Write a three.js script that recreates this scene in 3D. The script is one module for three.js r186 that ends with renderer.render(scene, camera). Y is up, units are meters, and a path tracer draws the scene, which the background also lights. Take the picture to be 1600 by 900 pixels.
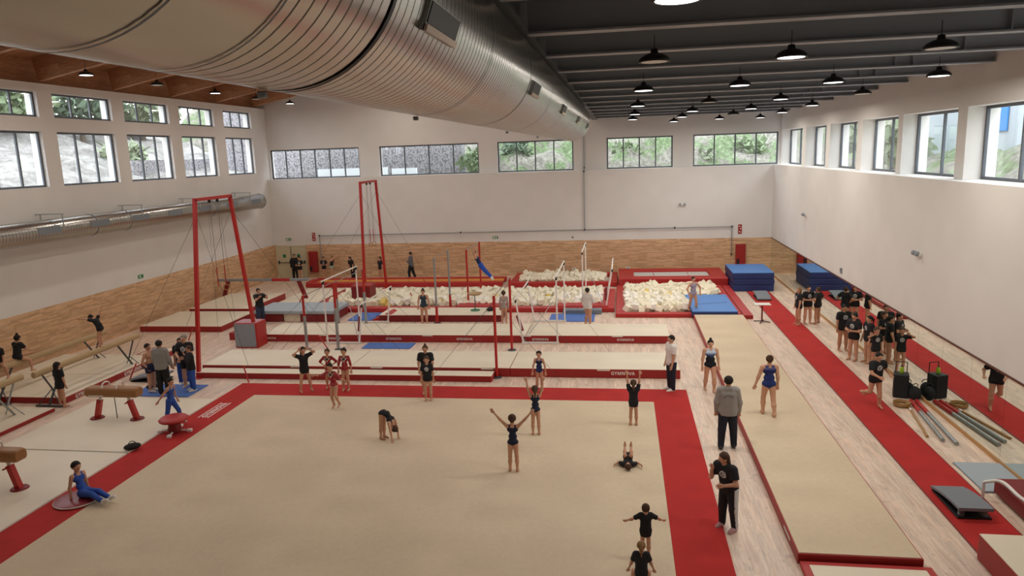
import * as THREE from 'three';
import { RoundedBoxGeometry } from 'three/addons/geometries/RoundedBoxGeometry.js';
import { mergeGeometries, toCreasedNormals } from 'three/addons/utils/BufferGeometryUtils.js';
import { RectAreaLightUniformsLib } from 'three/addons/lights/RectAreaLightUniformsLib.js';
import { FontLoader } from 'three/addons/loaders/FontLoader.js';
import { TextGeometry } from 'three/addons/geometries/TextGeometry.js';

// ---------- camera, sky, exposure ----------
const scene = new THREE.Scene();
const camera = new THREE.PerspectiveCamera(43.63, 16 / 9, 0.05, 300);
camera.rotation.order = 'YXZ';
camera.rotation.set(-0.18413, 0.15499, -0.03473);
camera.position.set(0, 7, 0);
scene.add(camera);
scene.background = new THREE.Color().setRGB(0.86, 0.93, 1.0);
scene.backgroundIntensity = 10;
const renderer = new THREE.WebGLRenderer({ antialias: true });
renderer.toneMapping = THREE.LinearToneMapping;
renderer.toneMappingExposure = 0.57;
renderer.shadowMap.enabled = true;
RectAreaLightUniformsLib.init();
const LAMP_NITS = 275, LAMP_COLOR = 0xfff6ea;

// ---------- small helpers ----------
let seed = 20240; const rnd = () => { seed = (seed * 1664525 + 1013904223) >>> 0; return seed / 4294967296; };
const rr = (a, b) => a + (b - a) * rnd();
const V = (x, y, z) => new THREE.Vector3(x, y, z);
const taken = {};
const numbered = (n) => { const k = taken[n] = (taken[n] ?? -1) + 1; return k ? n + '_' + String(k).padStart(3, '0') : n; };
function shadow(m) { m.castShadow = true; m.receiveShadow = true; return m; }
function thing(name, label, category, pos = [0, 0, 0], yaw = 0, group) {
  const g = new THREE.Group(); g.name = numbered(name); g.position.set(...pos); g.rotation.y = yaw;
  g.userData = { label, category }; if (group) g.userData.group = group; scene.add(g); return g;
}
function part(parent, name, geo, mat, pos, rot) {
  const m = shadow(new THREE.Mesh(geo, mat)); m.name = name;
  if (pos) m.position.set(...pos); if (rot) m.rotation.set(...rot);
  parent.add(m); return m;
}
function struct(name, label, category) { const g = new THREE.Group(); g.name = name; g.userData = { kind: 'structure', label, category }; scene.add(g); return g; }
const boxG = (w, h, d) => new THREE.BoxGeometry(w, h, d);
const rbox = (w, h, d, r = 0.02) => new RoundedBoxGeometry(w, h, d, 2, Math.min(r, w / 2.1, h / 2.1, d / 2.1));
const cyl = (r0, r1, h, n = 16) => new THREE.CylinderGeometry(r0, r1, h, n);
function at(geo, x, y, z, rx = 0, ry = 0, rz = 0) { const g = geo.clone(); g.rotateX(rx); g.rotateY(ry); g.rotateZ(rz); g.translate(x, y, z); return g; }
function bar(a, b, r, n = 8, r2 = r) { // round bar between two points
  const A = V(...a), B = V(...b), L = A.distanceTo(B), g = new THREE.CylinderGeometry(r2, r, L, n);
  g.translate(0, L / 2, 0); g.applyQuaternion(new THREE.Quaternion().setFromUnitVectors(V(0, 1, 0), B.clone().sub(A).normalize()));
  g.translate(...a); return g;
}
function beamBox(a, b, w, d) { // square bar between two points
  const A = V(...a), B = V(...b), L = A.distanceTo(B), g = new THREE.BoxGeometry(w, L, d);
  g.translate(0, L / 2, 0); g.applyQuaternion(new THREE.Quaternion().setFromUnitVectors(V(0, 1, 0), B.clone().sub(A).normalize()));
  g.translate(...a); return g;
}
const strip = (gs) => mergeGeometries(gs.map((g) => { const q = g.index ? g.toNonIndexed() : g; for (const k of Object.keys(q.attributes)) if (!['position', 'normal', 'uv'].includes(k)) q.deleteAttribute(k); return q; }));
function slab(x0, x1, y0, y1, z0, z1) { // box by its limits, uv in metres
  const g = new THREE.BoxGeometry(x1 - x0, y1 - y0, z1 - z0); g.translate((x0 + x1) / 2, (y0 + y1) / 2, (z0 + z1) / 2);
  const p = g.attributes.position, n = g.attributes.normal, u = g.attributes.uv;
  for (let i = 0; i < p.count; i++) {
    const ax = Math.abs(n.getX(i)), ay = Math.abs(n.getY(i));
    if (ay > 0.5) u.setXY(i, p.getX(i), p.getZ(i)); else if (ax > 0.5) u.setXY(i, p.getZ(i), p.getY(i)); else u.setXY(i, p.getX(i), p.getY(i));
  }
  return g;
}

// ---------- textures and materials ----------
function hash(x, y, s = 0) { let h = (x * 374761393 + y * 668265263 + s * 1274126177) | 0; h = Math.imul(h ^ (h >>> 13), 1274126177); return ((h ^ (h >>> 16)) >>> 0) / 4294967296; }
function vnoise(x, y, per, s) { // tiling value noise
  const xi = Math.floor(x), yi = Math.floor(y), fx = x - xi, fy = y - yi, u = fx * fx * (3 - 2 * fx), v = fy * fy * (3 - 2 * fy), w = (n) => ((n % per) + per) % per;
  const a = hash(w(xi), w(yi), s), b = hash(w(xi + 1), w(yi), s), c = hash(w(xi), w(yi + 1), s), d = hash(w(xi + 1), w(yi + 1), s);
  return a + (b - a) * u + (c - a) * v + (a - b - c + d) * u * v;
}
function texture(size, metres, fn, srgb = true) {
  const d = new Uint8Array(size * size * 4);
  for (let j = 0; j < size; j++) for (let i = 0; i < size; i++) { const c = fn(i / size, j / size, i, j), o = (j * size + i) * 4; d[o] = c[0]; d[o + 1] = c[1]; d[o + 2] = c[2]; d[o + 3] = 255; }
  const t = new THREE.DataTexture(d, size, size); t.wrapS = t.wrapT = THREE.RepeatWrapping; t.magFilter = THREE.LinearFilter; t.minFilter = THREE.LinearMipmapLinearFilter; t.generateMipmaps = true;
  if (srgb) t.colorSpace = THREE.SRGBColorSpace; t.repeat.set(1 / metres, 1 / metres); t.needsUpdate = true; return t;
}
const cl = (v) => Math.max(0, Math.min(255, v));
// planks: rows of width 1/rows, random lengths, grain along v
function planks(rows, joints, base, spread, grain, s, alongU) {
  return (u, v) => {
    const a = alongU ? v : u, b = alongU ? u : v, row = Math.floor(a * rows), off = hash(row, 7, s), k = Math.floor(((b + off) % 1) * joints), h = hash(row, k, s + 3) - 0.5, h2 = hash(row, k, s + 9) - 0.5;
    const g = vnoise(a * rows * 6, b * 10, 4096, s + 1) - 0.5 + 0.6 * (vnoise(a * rows * 14, b * 26, 8192, s + 2) - 0.5);
    const knot = vnoise(a * rows * 1.5, b * 22, 4096, s + 5) > 0.9 ? -16 : 0;
    const fa = a * rows - row, edge = fa < 0.03 ? -14 : 0, l = h * spread + g * grain + knot + edge;
    return [cl(base[0] + l + h2 * 4), cl(base[1] + l - h2 * 2), cl(base[2] + l * 0.9 - h2 * 5), 255];
  };
}
const floorTex = texture(1024, 3.2, planks(24, 3, [222, 199, 180], 18, 26, 11, false));
const wallWoodTex = texture(1024, 2.6, planks(44, 5, [206, 168, 130], 34, 24, 23, true));
const timberTex = texture(512, 2.4, planks(12, 2, [178, 130, 95], 18, 24, 31, true));
const carpetTex = texture(512, 3.1, (u, v, i, j) => { const n = (hash(i, j, 3) - 0.5) * 16 + (vnoise(u * 5, v * 5, 5, 4) - 0.5) * 10 + (vnoise(u * 40, v * 40, 40, 8) - 0.5) * 4; return [cl(212 + n), cl(194 + n), cl(167 + n * 0.9)]; });
const vinylTex = texture(512, 3.7, (u, v, i, j) => { const n = (hash(i, j, 5) - 0.5) * 6 + (vnoise(u * 6, v * 6, 6, 6) - 0.5) * 9; return [cl(230 + n), cl(219 + n), cl(198 + n * 0.8)]; });
const redTex = texture(512, 2.3, (u, v, i, j) => { const n = (hash(i, j, 9) - 0.5) * 18 + (vnoise(u * 7, v * 7, 7, 12) - 0.5) * 12; return [cl(178 + n), cl(36 + n * 0.4), cl(33 + n * 0.4)]; });
const plasterTex = texture(512, 5.3, (u, v, i, j) => { const n = (hash(i, j, 15) - 0.5) * 4 + (vnoise(u * 9, v * 9, 9, 16) - 0.5) * 5; return [cl(224 + n), cl(221 + n), cl(217 + n)]; });
const stoneTex = texture(512, 1.7, (u, v) => { const a = vnoise(u * 26, v * 26, 26, 41), b = vnoise(u * 60, v * 60, 60, 42), c = a * 0.6 + b * 0.5, l = c < 0.42 ? 128 : c < 0.55 ? 168 : 200, k = (b - 0.5) * 30; return [cl(l + k + 4), cl(l + k), cl(l + k)]; });
const bankTex = texture(512, 9.0, (u, v) => { const a = vnoise(u * 9, v * 9, 9, 51), b = vnoise(u * 34, v * 34, 34, 52), c = vnoise(u * 90, v * 90, 90, 53), l = (c - 0.5) * 60 + (b - 0.5) * 40, g = Math.max(0, Math.min(1, (a * 0.65 + b * 0.4 - 0.42) * 5)); return [cl(176 - 46 * g + l), cl(172 - 20 * g + l), cl(160 - 52 * g + l)]; });
const rubbleTex = texture(512, 8.0, (u, v) => { const a = vnoise(u * 8, v * 8, 8, 61), b = vnoise(u * 30, v * 30, 30, 62), c = vnoise(u * 90, v * 90, 90, 63), l = (c - 0.5) * 45 + (b - 0.5) * 40 + (a - 0.5) * 70; return [cl(186 + l), cl(182 + l), cl(174 + l)]; });

const std = (color, roughness = 0.7, extra = {}) => new THREE.MeshStandardMaterial({ color, roughness, ...extra });
const M = {
  floor: std(0xffffff, 0.42, { map: floorTex }), wood: std(0xffffff, 0.6, { map: wallWoodTex }), timber: std(0xffffff, 0.65, { map: timberTex }),
  plaster: std(0xffffff, 0.9, { map: plasterTex }), carpet: std(0xffffff, 0.95, { map: carpetTex }), redCarpet: std(0xffffff, 0.95, { map: redTex }),
  cream: std(0xffffff, 0.55, { map: vinylTex }), red: std(0x9c201f, 0.5), darkRed: std(0x7d1519, 0.5), redPad: std(0xb02624, 0.5), redSteel: std(0xb8231f, 0.35),
  steel: std(0x9a9a98, 0.32, { metalness: 0.85 }), darkSteel: std(0x4a4d50, 0.6), beamGrey: std(0x989da4, 0.5), deck: std(0x777f88, 0.6), white: std(0xe9e7e2, 0.4), offWhite: std(0xd8d4ca, 0.6),
  duct: std(0xb0aea8, 0.24, { metalness: 0.95 }), ductSmooth: std(0xb0aea8, 0.26, { metalness: 0.95 }), black: std(0x17181a, 0.6), rubber: std(0x1d1e20, 0.85), grey: std(0x8d949b, 0.6), greyMat: std(0xa5b0b8, 0.6), greyDark: std(0x767d84, 0.6),
  blue: std(0x4f86cc, 0.55), blueDark: std(0x23356e, 0.55), blueMat: std(0x4a72bc, 0.6), foam: std(0xf3ecd6, 0.95), foamWhite: std(0xf6f2e8, 0.95), foamYellow: std(0xe3c873, 0.95), leather: std(0x9a6b3e, 0.5), beamSuede: std(0xb79d77, 0.85),
  frame: std(0x5a5f66, 0.5), glass: new THREE.MeshPhysicalMaterial({ color: 0xffffff, roughness: 0.02, transmission: 1, thickness: 0, ior: 1.45 }), mirror: std(0xe4ebe6, 0.015, { metalness: 1 }),
  door: std(0xcfc7a8, 0.6), yellow: std(0xd9953c, 0.6), cable: std(0x55524e, 0.5, { metalness: 0.3 }), green: std(0x1f7a4c, 0.6), stone: std(0xc4c4c8, 0.95, { map: stoneTex }), bank: std(0xb2b2b0, 1, { map: bankTex }), rubble: std(0xaeaeb0, 1, { map: rubbleTex }),
  lens: std(0xffffff, 0.4, { emissive: 0xffffff, emissiveIntensity: 6 }), lensOff: std(0xd5d5d0, 0.4), text: std(0xe8e2da, 0.6), chalk: std(0xe4e0d8, 0.8), woodRail: std(0xa9824f, 0.5), galv: std(0x9fa5a6, 0.4, { metalness: 0.6 }), bedWeb: std(0xc9c9c4, 0.8), lime: std(0x9fc530, 0.6),
};
const font = await new FontLoader().loadAsync('fonts/droid/droid_sans_bold.typeface.json');
const letterGeo = {};
function lettering(parent, text, size, mat, pos, rot) {
  const k = text + size; letterGeo[k] ??= (() => { const g = new TextGeometry(text, { font, size, depth: 0.004, curveSegments: 2, bevelEnabled: false }); g.computeBoundingBox(); const b = g.boundingBox; g.translate(-(b.min.x + b.max.x) / 2, -(b.min.y + b.max.y) / 2, 0); return g; })();
  return part(parent, 'lettering', letterGeo[k], mat, pos, rot);
}

// ---------- the room ----------
const XL = -21.05, XR = 8.1, XU = 8.52, ZF = -41, ZU = -41.42, ZN = 3;
{
  const f = struct('floor', 'pale wooden sports floor of the gym hall', 'floor');
  part(f, 'boards', slab(XL - 0.6, XR + 1.1, -0.2, 0, ZU - 0.5, ZN), M.floor);
}
// a wall with openings: the solid pieces between and around them. axis 'x' = wall in a plane of constant x
function wallWith(parent, plane, thick, a0, a1, y0, y1, holes, axis, mat) {
  const put = (s0, s1, t0, t1) => { if (s1 - s0 < 1e-4 || t1 - t0 < 1e-4) return; part(parent, 'wall_panel', axis === 'x' ? slab(Math.min(plane, plane + thick), Math.max(plane, plane + thick), t0, t1, s0, s1) : slab(s0, s1, t0, t1, Math.min(plane, plane + thick), Math.max(plane, plane + thick)), mat); };
  const rows = [...new Set([y0, y1, ...holes.flatMap((h) => [h[2], h[3]])])].sort((p, q) => p - q);
  for (let i = 0; i + 1 < rows.length; i++) {
    const lo = rows[i], hi = rows[i + 1], hs = holes.filter((h) => h[2] <= lo + 1e-6 && h[3] >= hi - 1e-6).sort((p, q) => p[0] - q[0]);
    let s = a0; for (const h of hs) { put(s, h[0], lo, hi); s = h[1]; } put(s, a1, lo, hi);
  }
}
let winNo = 0;
function windowUnit(axis, plane, a0, a1, y0, y1, panes, label) { // frame, mullions and panes in a plane
  const w = struct('window_' + (++winNo), label, 'window'), t = 0.07, fw = 0.075, gs = [];
  const B = (s0, s1, t0, t1, d) => axis === 'x' ? slab(plane - d / 2, plane + d / 2, t0, t1, s0, s1) : slab(s0, s1, t0, t1, plane - d / 2, plane + d / 2);
  part(w, 'window_frame', strip([B(a0, a1, y0, y0 + fw, t), B(a0, a1, y1 - fw, y1, t), B(a0, a0 + fw, y0 + fw, y1 - fw, t), B(a1 - fw, a1, y0 + fw, y1 - fw, t)]), M.frame);
  const n = panes, s = (a1 - a0 - fw) / n;
  for (let i = 1; i < n; i++) part(w, 'mullion', B(a0 + s * i, a0 + s * i + fw * 0.9, y0 + fw, y1 - fw, t), M.frame);
  for (let i = 0; i < n; i++) part(w, 'pane', B(a0 + s * i + fw, a0 + s * (i + 1), y0 + fw, y1 - fw, 0.004), M.glass);
}
{ // left wall
  const w = struct('wall_left', 'long white wall with two rows of windows over wood panelling', 'wall'), holes = [];
  const low = [[-24.18, -21.05], [-28.1, -24.9], [-32.0, -28.85], [-35.85, -32.82], [-39.75, -36.78], [-20.25, -17.1], [-16.3, -13.15]];
  for (const [a, b] of low) holes.push([a, b, 6.38, 8.4], [a, b, 8.92, 9.82]);
  wallWith(w, XL, -0.5, ZU - 0.5, ZN, 0, 10.13, holes, 'x', M.plaster);
  part(w, 'wood_panelling', slab(XL, XL + 0.03, 0, 2.02, ZF, ZN), M.wood);
  low.forEach(([a, b], i) => {
    const where = ['nearest but two of the row', 'second full one from the left picture edge', 'third from the far corner', 'second from the far corner', 'next to the far corner', 'outside the left picture edge', 'beyond the left picture edge'][i];
    windowUnit('x', XL - 0.17, a, b, 6.38, 8.4, 3, 'tall three-pane window in the left wall, ' + where);
    windowUnit('x', XL - 0.17, a, b, 8.92, 9.82, 3, 'low three-pane window under the timber roof, ' + where);
  });
}
{ // far wall: lower thick part, ledge, upper part with five window bands, gable up to the timber roof
  const w = struct('wall_far', 'white end wall with a band of windows over wood panelling', 'wall');
  const doorHole = [-20.9, -18.97, 0, 1.99];
  wallWith(w, ZF, -0.92, XL, XR, 0, 5.97, [], 'z', M.plaster);
  const holes = [[-20.95, -15.35, 5.97, 7.7], [-14.1, -8.15, 5.97, 7.7], [-7.05, -2.7, 5.97, 7.7], [-0.83, 2.8, 5.97, 7.7], [3.9, 8.4, 5.97, 7.7]];
  wallWith(w, ZU, -0.5, XL, XU + 0.6, 5.97, 9.75, holes, 'z', M.plaster);
  const sh = new THREE.Shape(); sh.moveTo(XL - 0.5, 9.75); sh.lineTo(-1.2, 9.75); sh.lineTo(-1.2, 14.9); sh.lineTo(XL - 0.5, 11.15);
  const gg = new THREE.ExtrudeGeometry(sh, { depth: 0.5, bevelEnabled: false }); gg.translate(0, 0, ZU - 0.5); part(w, 'gable', gg, M.plaster);
  part(w, 'wood_panelling', slab(-18.97, XR, 0, 2.02, ZF, ZF + 0.03), M.wood); part(w, 'wood_panelling', slab(XL, -20.9, 0, 2.02, ZF, ZF + 0.03), M.wood);
  const cnt = [6, 4, 4, 4, 4], nm = ['grey stone wall behind it, six panes, at the left corner', 'stone wall and a green shrub behind it, four panes', 'partly under the end of the big duct', 'right of the thin wall pipe', 'at the right corner of the end wall'];
  holes.forEach((h, i) => windowUnit('z', ZU - 0.16, h[0], h[1], h[2], h[3], cnt[i], 'window band in the end wall, ' + nm[i]));
}
{ // right wall: mirror below, white above, ledge, recessed upper wall with windows
  const w = struct('wall_right', 'white wall over a long mirror with deep window niches above', 'wall');
  wallWith(w, XR, 1.0, ZF, ZN, 0, 5.97, [], 'x', M.plaster);
  const zs = [[-41.1, -36.65], [-36.0, -32.6], [-32.0, -28.5], [-27.9, -24.5], [-24.1, -20.4], [-19.88, -16.3], [-15.8, -12.2], [-11.7, -8.1]];
  const holes = zs.map(([a, b]) => [a, b, 5.97, 7.77]);
  wallWith(w, XU, 0.75, ZU, ZN, 5.97, 9.75, holes, 'x', M.plaster);
  const nm = ['at the far corner', 'second from the far corner', 'third from the far corner', 'fourth from the far corner', 'fifth from the far corner', 'nearest, at the right picture edge', 'beyond the right picture edge', 'close to the viewer outside the picture'];
  holes.forEach((h, i) => windowUnit('x', XU + 0.45, h[0], h[1], h[2], h[3], 2, 'window in a deep niche of the right wall, ' + nm[i]));
  let i = 0; for (let z = -40.98; z < 1; z += 1.556, i++) part(w, 'mirror_pane', slab(XR - 0.012, XR - 0.004, 0.09, 1.98, z + 0.003, z + 1.553), M.mirror);
  part(w, 'mirror_backing', slab(XR - 0.0035, XR, 0.0, 2.0, ZF, 1.2), M.black);
  part(w, 'top_trim', slab(XR - 0.03, XR, 1.98, 2.02, ZF, 1.2), std(0x5a2c1c, 0.5));
  part(w, 'skirting', slab(XR - 0.03, XR, 0, 0.09, ZF, 1.2), std(0xb98a55, 0.5));
}
{ const w = struct('wall_near', 'white wall behind the viewer', 'wall'); part(w, 'wall_panel', slab(XL - 0.5, XU + 0.6, 0, 15, ZN, ZN + 0.4), M.plaster); }
{ // steel roof on the right: trapezoidal deck, beams, long girder
  const c = struct('ceiling', 'dark steel roof deck over grey beams on the right and timber roof on the left', 'ceiling');
  const prof = [], px = []; for (let x = -1.6, k = 0; x < XU + 0.2; x += 0.125, k++) px.push([x, k % 4 < 2 ? 9.62 : 9.72]);
  const pos = [], idx = []; px.forEach(([x, y], i) => { pos.push(x, y, ZU, x, y, ZN); if (i) { const a = i * 2; idx.push(a - 2, a, a - 1, a - 1, a, a + 1); } });
  const g = new THREE.BufferGeometry(); g.setAttribute('position', new THREE.Float32BufferAttribute(pos, 3)); g.setIndex(idx); const g2 = g.toNonIndexed(); g2.computeVertexNormals(); part(c, 'roof_deck', g2, M.deck);
  part(c, 'roof_slab', slab(-1.6, XU + 0.75, 9.75, 9.95, ZU - 0.5, ZN), M.deck);
  // I-beams
  const iBeam = (L, h, fw) => strip([at(boxG(L, 0.03, fw), 0, 0.015, 0), at(boxG(L, 0.03, fw), 0, h - 0.015, 0), at(boxG(L, h - 0.06, 0.025), 0, h / 2, 0)]);
  const bg = iBeam(XU + 1.35, 0.9, 0.26), stiff = boxG(0.02, 0.84, 0.24);
  for (let k = 0; k < 16; k++) {
    const z = -39.6 + k * 2.6, b = part(c, 'roof_beam', bg, M.beamGrey, [(XU - 1.35) / 2, 8.7, z]);
    for (const x of [6.35, 6.75]) part(b, 'stiffener', stiff, M.beamGrey, [x - (XU - 1.35) / 2, 0.45, 0]);
  }
  part(c, 'long_girder', strip([slab(-1.62, -1.32, 8.72, 8.76, ZU, ZN), slab(-1.62, -1.32, 9.58, 9.62, ZU, ZN), slab(-1.49, -1.45, 8.76, 9.58, ZU, ZN)]), M.darkSteel);
  part(c, 'upstand', slab(-1.55, -1.35, 9.62, 14.9, ZU, ZN), M.plaster);
  // timber roof
  const sl = (14.65 - 11.0) / (20.05), L = Math.hypot(20.2, 20.2 * sl), ang = Math.atan(sl);
  const dk = slab(-L / 2, L / 2, 0, 0.15, ZU - 0.5, ZN); dk.rotateZ(ang); dk.translate((XL - 0.5 - 1.4) / 2, (11.0 + 14.65) / 2, 0); part(c, 'timber_deck', dk, M.timber);
  part(c, 'eaves_board', slab(XL - 0.5, XL - 0.46, 10.13, 11.1, ZU, ZN), M.timber);
  const gl = slab(-L / 2 + 0.3, L / 2 - 0.1, -0.42, 0.42, -0.1, 0.1); gl.rotateZ(ang);
  for (let k = 0; k < 11; k++) part(c, 'glulam_beam', gl, M.timber, [(XL - 0.3 - 1.4) / 2, (11.0 + 14.65) / 2 - 0.43 + 0.02, -40.38 + k * 3.96]);
}
// ---------- outside ground seen through the windows ----------
function bankMesh(name, label, f, u0, u1, v0, v1, nu, nv, mat) { // f(u,v) -> [x,y,z]
  const pos = [], uv = [], idx = [];
  for (let j = 0; j <= nv; j++) for (let i = 0; i <= nu; i++) { const u = u0 + (u1 - u0) * i / nu, v = v0 + (v1 - v0) * j / nv, p = f(u, v); pos.push(...p); uv.push(u, v); if (i && j) { const a = j * (nu + 1) + i; idx.push(a, a - 1, a - nu - 2, a, a - nu - 2, a - nu - 1); } }
  const g = new THREE.BufferGeometry(); g.setAttribute('position', new THREE.Float32BufferAttribute(pos, 3)); g.setAttribute('uv', new THREE.Float32BufferAttribute(uv, 2)); g.setIndex(idx); g.computeVertexNormals();
  const m = shadow(new THREE.Mesh(g, mat)); m.name = name; m.userData = { kind: 'structure', label, category: 'ground' }; scene.add(m);
}
const lump = (a, b, s) => (vnoise(a * 0.6 + 100, b * 0.6 + 100, 4096, s) - 0.5) * 1.1 + (vnoise(a * 2 + 100, b * 2 + 100, 4096, s + 1) - 0.5) * 0.5;
bankMesh('far_bank', 'overgrown stony slope behind the end wall', (u, v) => [u, 5.3 + Math.max(0, u < -10 ? v - 5.5 : u < -8.5 ? v - 5.5 + (u + 10) * 3.67 : v) * 0.62 + lump(u, v, 71) * Math.min(1, v / 3) * (u < -10 ? 0.3 : 1), ZU - 1.2 - v], -36, 34, 0, 22, 90, 34, M.bank);
bankMesh('left_bank', 'pale rubble slope outside the left wall', (u, v) => [XL - 0.9 - v, 5.4 + Math.min(v * 0.26, 4.6) + lump(u, v, 75) * Math.min(1, v / 4) * 0.8, u], -58, 16, 0, 36, 90, 40, M.rubble);
bankMesh('right_bank', 'green slope outside the right wall', (u, v) => [XU + 1.3 + v, 5.2 + v * 0.42 + lump(u, v, 79) * Math.min(1, v / 3), u], -60, 14, 0, 26, 90, 34, M.bank);
{ // gabion walls and pale panels
  const gb = (n, l, x0, x1, y0, y1, z0, z1, mat, cat) => { const m = shadow(new THREE.Mesh(slab(x0, x1, y0, y1, z0, z1), mat)); m.name = numbered(n); m.userData = { label: l, category: cat }; scene.add(m); };
  gb('gabion_wall', 'grey stone gabion wall outside the end wall windows at the left', -27, -10.2, 4.5, 11, -47.2, -46.2, M.stone, 'stone wall');
  gb('gabion_wall', 'low gabion block outside the left wall windows', -27.5, -26.3, 5.0, 7.35, -44.5, -36.2, M.stone, 'stone wall');
  const pn = std(0xdfe6ea, 0.6);
  gb('concrete_panel', 'pale panel standing before the gabion wall, seen in the six-pane window', -19.2, -14.6, 5.2, 6.45, -44.4, -44.2, pn, 'panel');
  gb('concrete_panel', 'short pale panel seen in the lower left of the second end wall window', -14.3, -12.7, 5.2, 6.35, -44.4, -44.2, pn, 'panel');
  const hs = thing('site_hut', 'pale hut with a blue end outside the nearest right window', 'hut', [14.6, 5.6, -31.5]);
  part(hs, 'walls', rbox(2.6, 4.2, 8.4, 0.03), std(0xaab2b8, 0.7), [0, 2.1, 0]); part(hs, 'roof', rbox(2.8, 0.15, 8.6, 0.03), M.grey, [0, 4.27, 0]); part(hs, 'blue_sheet', rbox(0.06, 2.6, 2.0, 0.02), std(0x2f7fc0, 0.6), [-1.34, 2.9, 2.6]);
  const lb = thing('house', 'pale house with louvred front outside the left windows', 'house', [-44, 9.2, -33]);
  part(lb, 'walls', rbox(5, 4, 14, 0.05), std(0xd5dade, 0.8), [0, 1.6, 0]); part(lb, 'roof', rbox(5.6, 0.3, 14.6, 0.05), std(0x7fb2d8, 0.6), [0, 3.7, 0]);
  const lv = boxG(0.05, 0.12, 13); for (let k = 0; k < 11; k++) part(lb, 'louvre', lv, std(0xf0f2f2, 0.6), [2.56, 0.2 + k * 0.3, 0]);
}
// leafy clusters
function leafGeo(n, rx, ry, rz, s, size) {
  const pos = [], nor = []; let q = s; const R = () => { q = (q * 1664525 + 1013904223) >>> 0; return q / 4294967296; };
  for (let i = 0; i < n; i++) {
    const th = R() * 6.283, ph = Math.acos(2 * R() - 1), r = 0.55 + 0.45 * R(), c = V(Math.sin(ph) * Math.cos(th) * rx * r, Math.cos(ph) * ry * r + ry, Math.sin(ph) * Math.sin(th) * rz * r);
    const a = V(R() - 0.5, R() - 0.5, R() - 0.5).normalize().multiplyScalar(size * (0.6 + R())), b = V(R() - 0.5, R() - 0.5, R() - 0.5).normalize().multiplyScalar(size * (0.4 + 0.6 * R())), nn = a.clone().cross(b).normalize();
    for (const p of [c, c.clone().add(a), c.clone().add(b), c.clone().add(a), c.clone().add(a).add(b), c.clone().add(b)]) { pos.push(p.x, p.y, p.z); nor.push(nn.x, nn.y, nn.z); }
  }
  const g = new THREE.BufferGeometry(); g.setAttribute('position', new THREE.Float32BufferAttribute(pos, 3)); g.setAttribute('normal', new THREE.Float32BufferAttribute(nor, 3)); g.setAttribute('uv', new THREE.Float32BufferAttribute(new Float32Array(pos.length / 3 * 2), 2)); return g;
}
{
  const lm = [0x788868, 0x62735f, 0x848f74].map((c) => new THREE.MeshPhysicalMaterial({ color: c, roughness: 0.9, side: THREE.DoubleSide }));
  const bg = [leafGeo(420, 1.3, 0.8, 1.3, 5, 0.3), leafGeo(420, 1, 1.1, 1, 6, 0.28), leafGeo(420, 1.6, 0.7, 1.2, 7, 0.3)], stem = cyl(0.04, 0.07, 0.9, 6);
  const spots = [[-8.6, 6.3, -44.6, 'green shrub at the end of the gabion wall, right of the second end wall window'], [-6.6, 6.3, -45.6, 'shrub in the left pane of the window under the duct end'], [-3.6, 6.8, -47.6, 'shrub in the right half of the window under the duct end'], [0.2, 6.4, -46, 'shrub in the left half of the window right of the wall pipe'], [2.6, 7.2, -48.6, 'shrub in the right half of the window right of the wall pipe'], [5.0, 6.0, -45.6, 'low shrub in the left half of the corner window'], [7.6, 6.4, -46.2, 'shrub in the right half of the corner window'], [12.5, 6.8, -44, 'shrub outside the farthest right window'], [12.2, 7.0, -38.5, 'shrub outside the second right window'], [11.3, 6.4, -32.8, 'shrub outside the fourth right window'], [-29.5, 7.6, -28, 'shrub on the rubble slope outside the left wall, nearer one'], [-29.5, 7.6, -40, 'shrub on the rubble slope outside the left wall, farther one']];
  spots.forEach(([x, y, z, l], i) => { const b = thing('bush', l, 'bush', [x, y - 0.5, z], i); part(b, 'foliage', bg[i % 3], lm[i % 3]); part(b, 'stem', stem, M.woodRail, [0, 0.3, 0]); });
  const crown = [leafGeo(1600, 2.9, 2.0, 3.0, 15, 0.38), leafGeo(1600, 2.6, 2.3, 2.8, 16, 0.38)], trunk = cyl(0.12, 0.22, 4, 8);
  [[-35, -25, 'first'], [-35, -31.2, 'second'], [-35, -37.4, 'third'], [-35, -43.6, 'fourth'], [-35, -49.8, 'fifth']].forEach(([x, z, n], i) => { const t = thing('tree', n + ' tree from the left on top of the rubble slope behind the left windows', 'tree', [x, 7.9, z], i * 2); part(t, 'crown', crown[i % 2], lm[(i + 1) % 3], [0, 1.6, 0]); part(t, 'trunk', trunk, std(0x5d5347, 0.9), [0, 1.6, 0]); });
}

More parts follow.
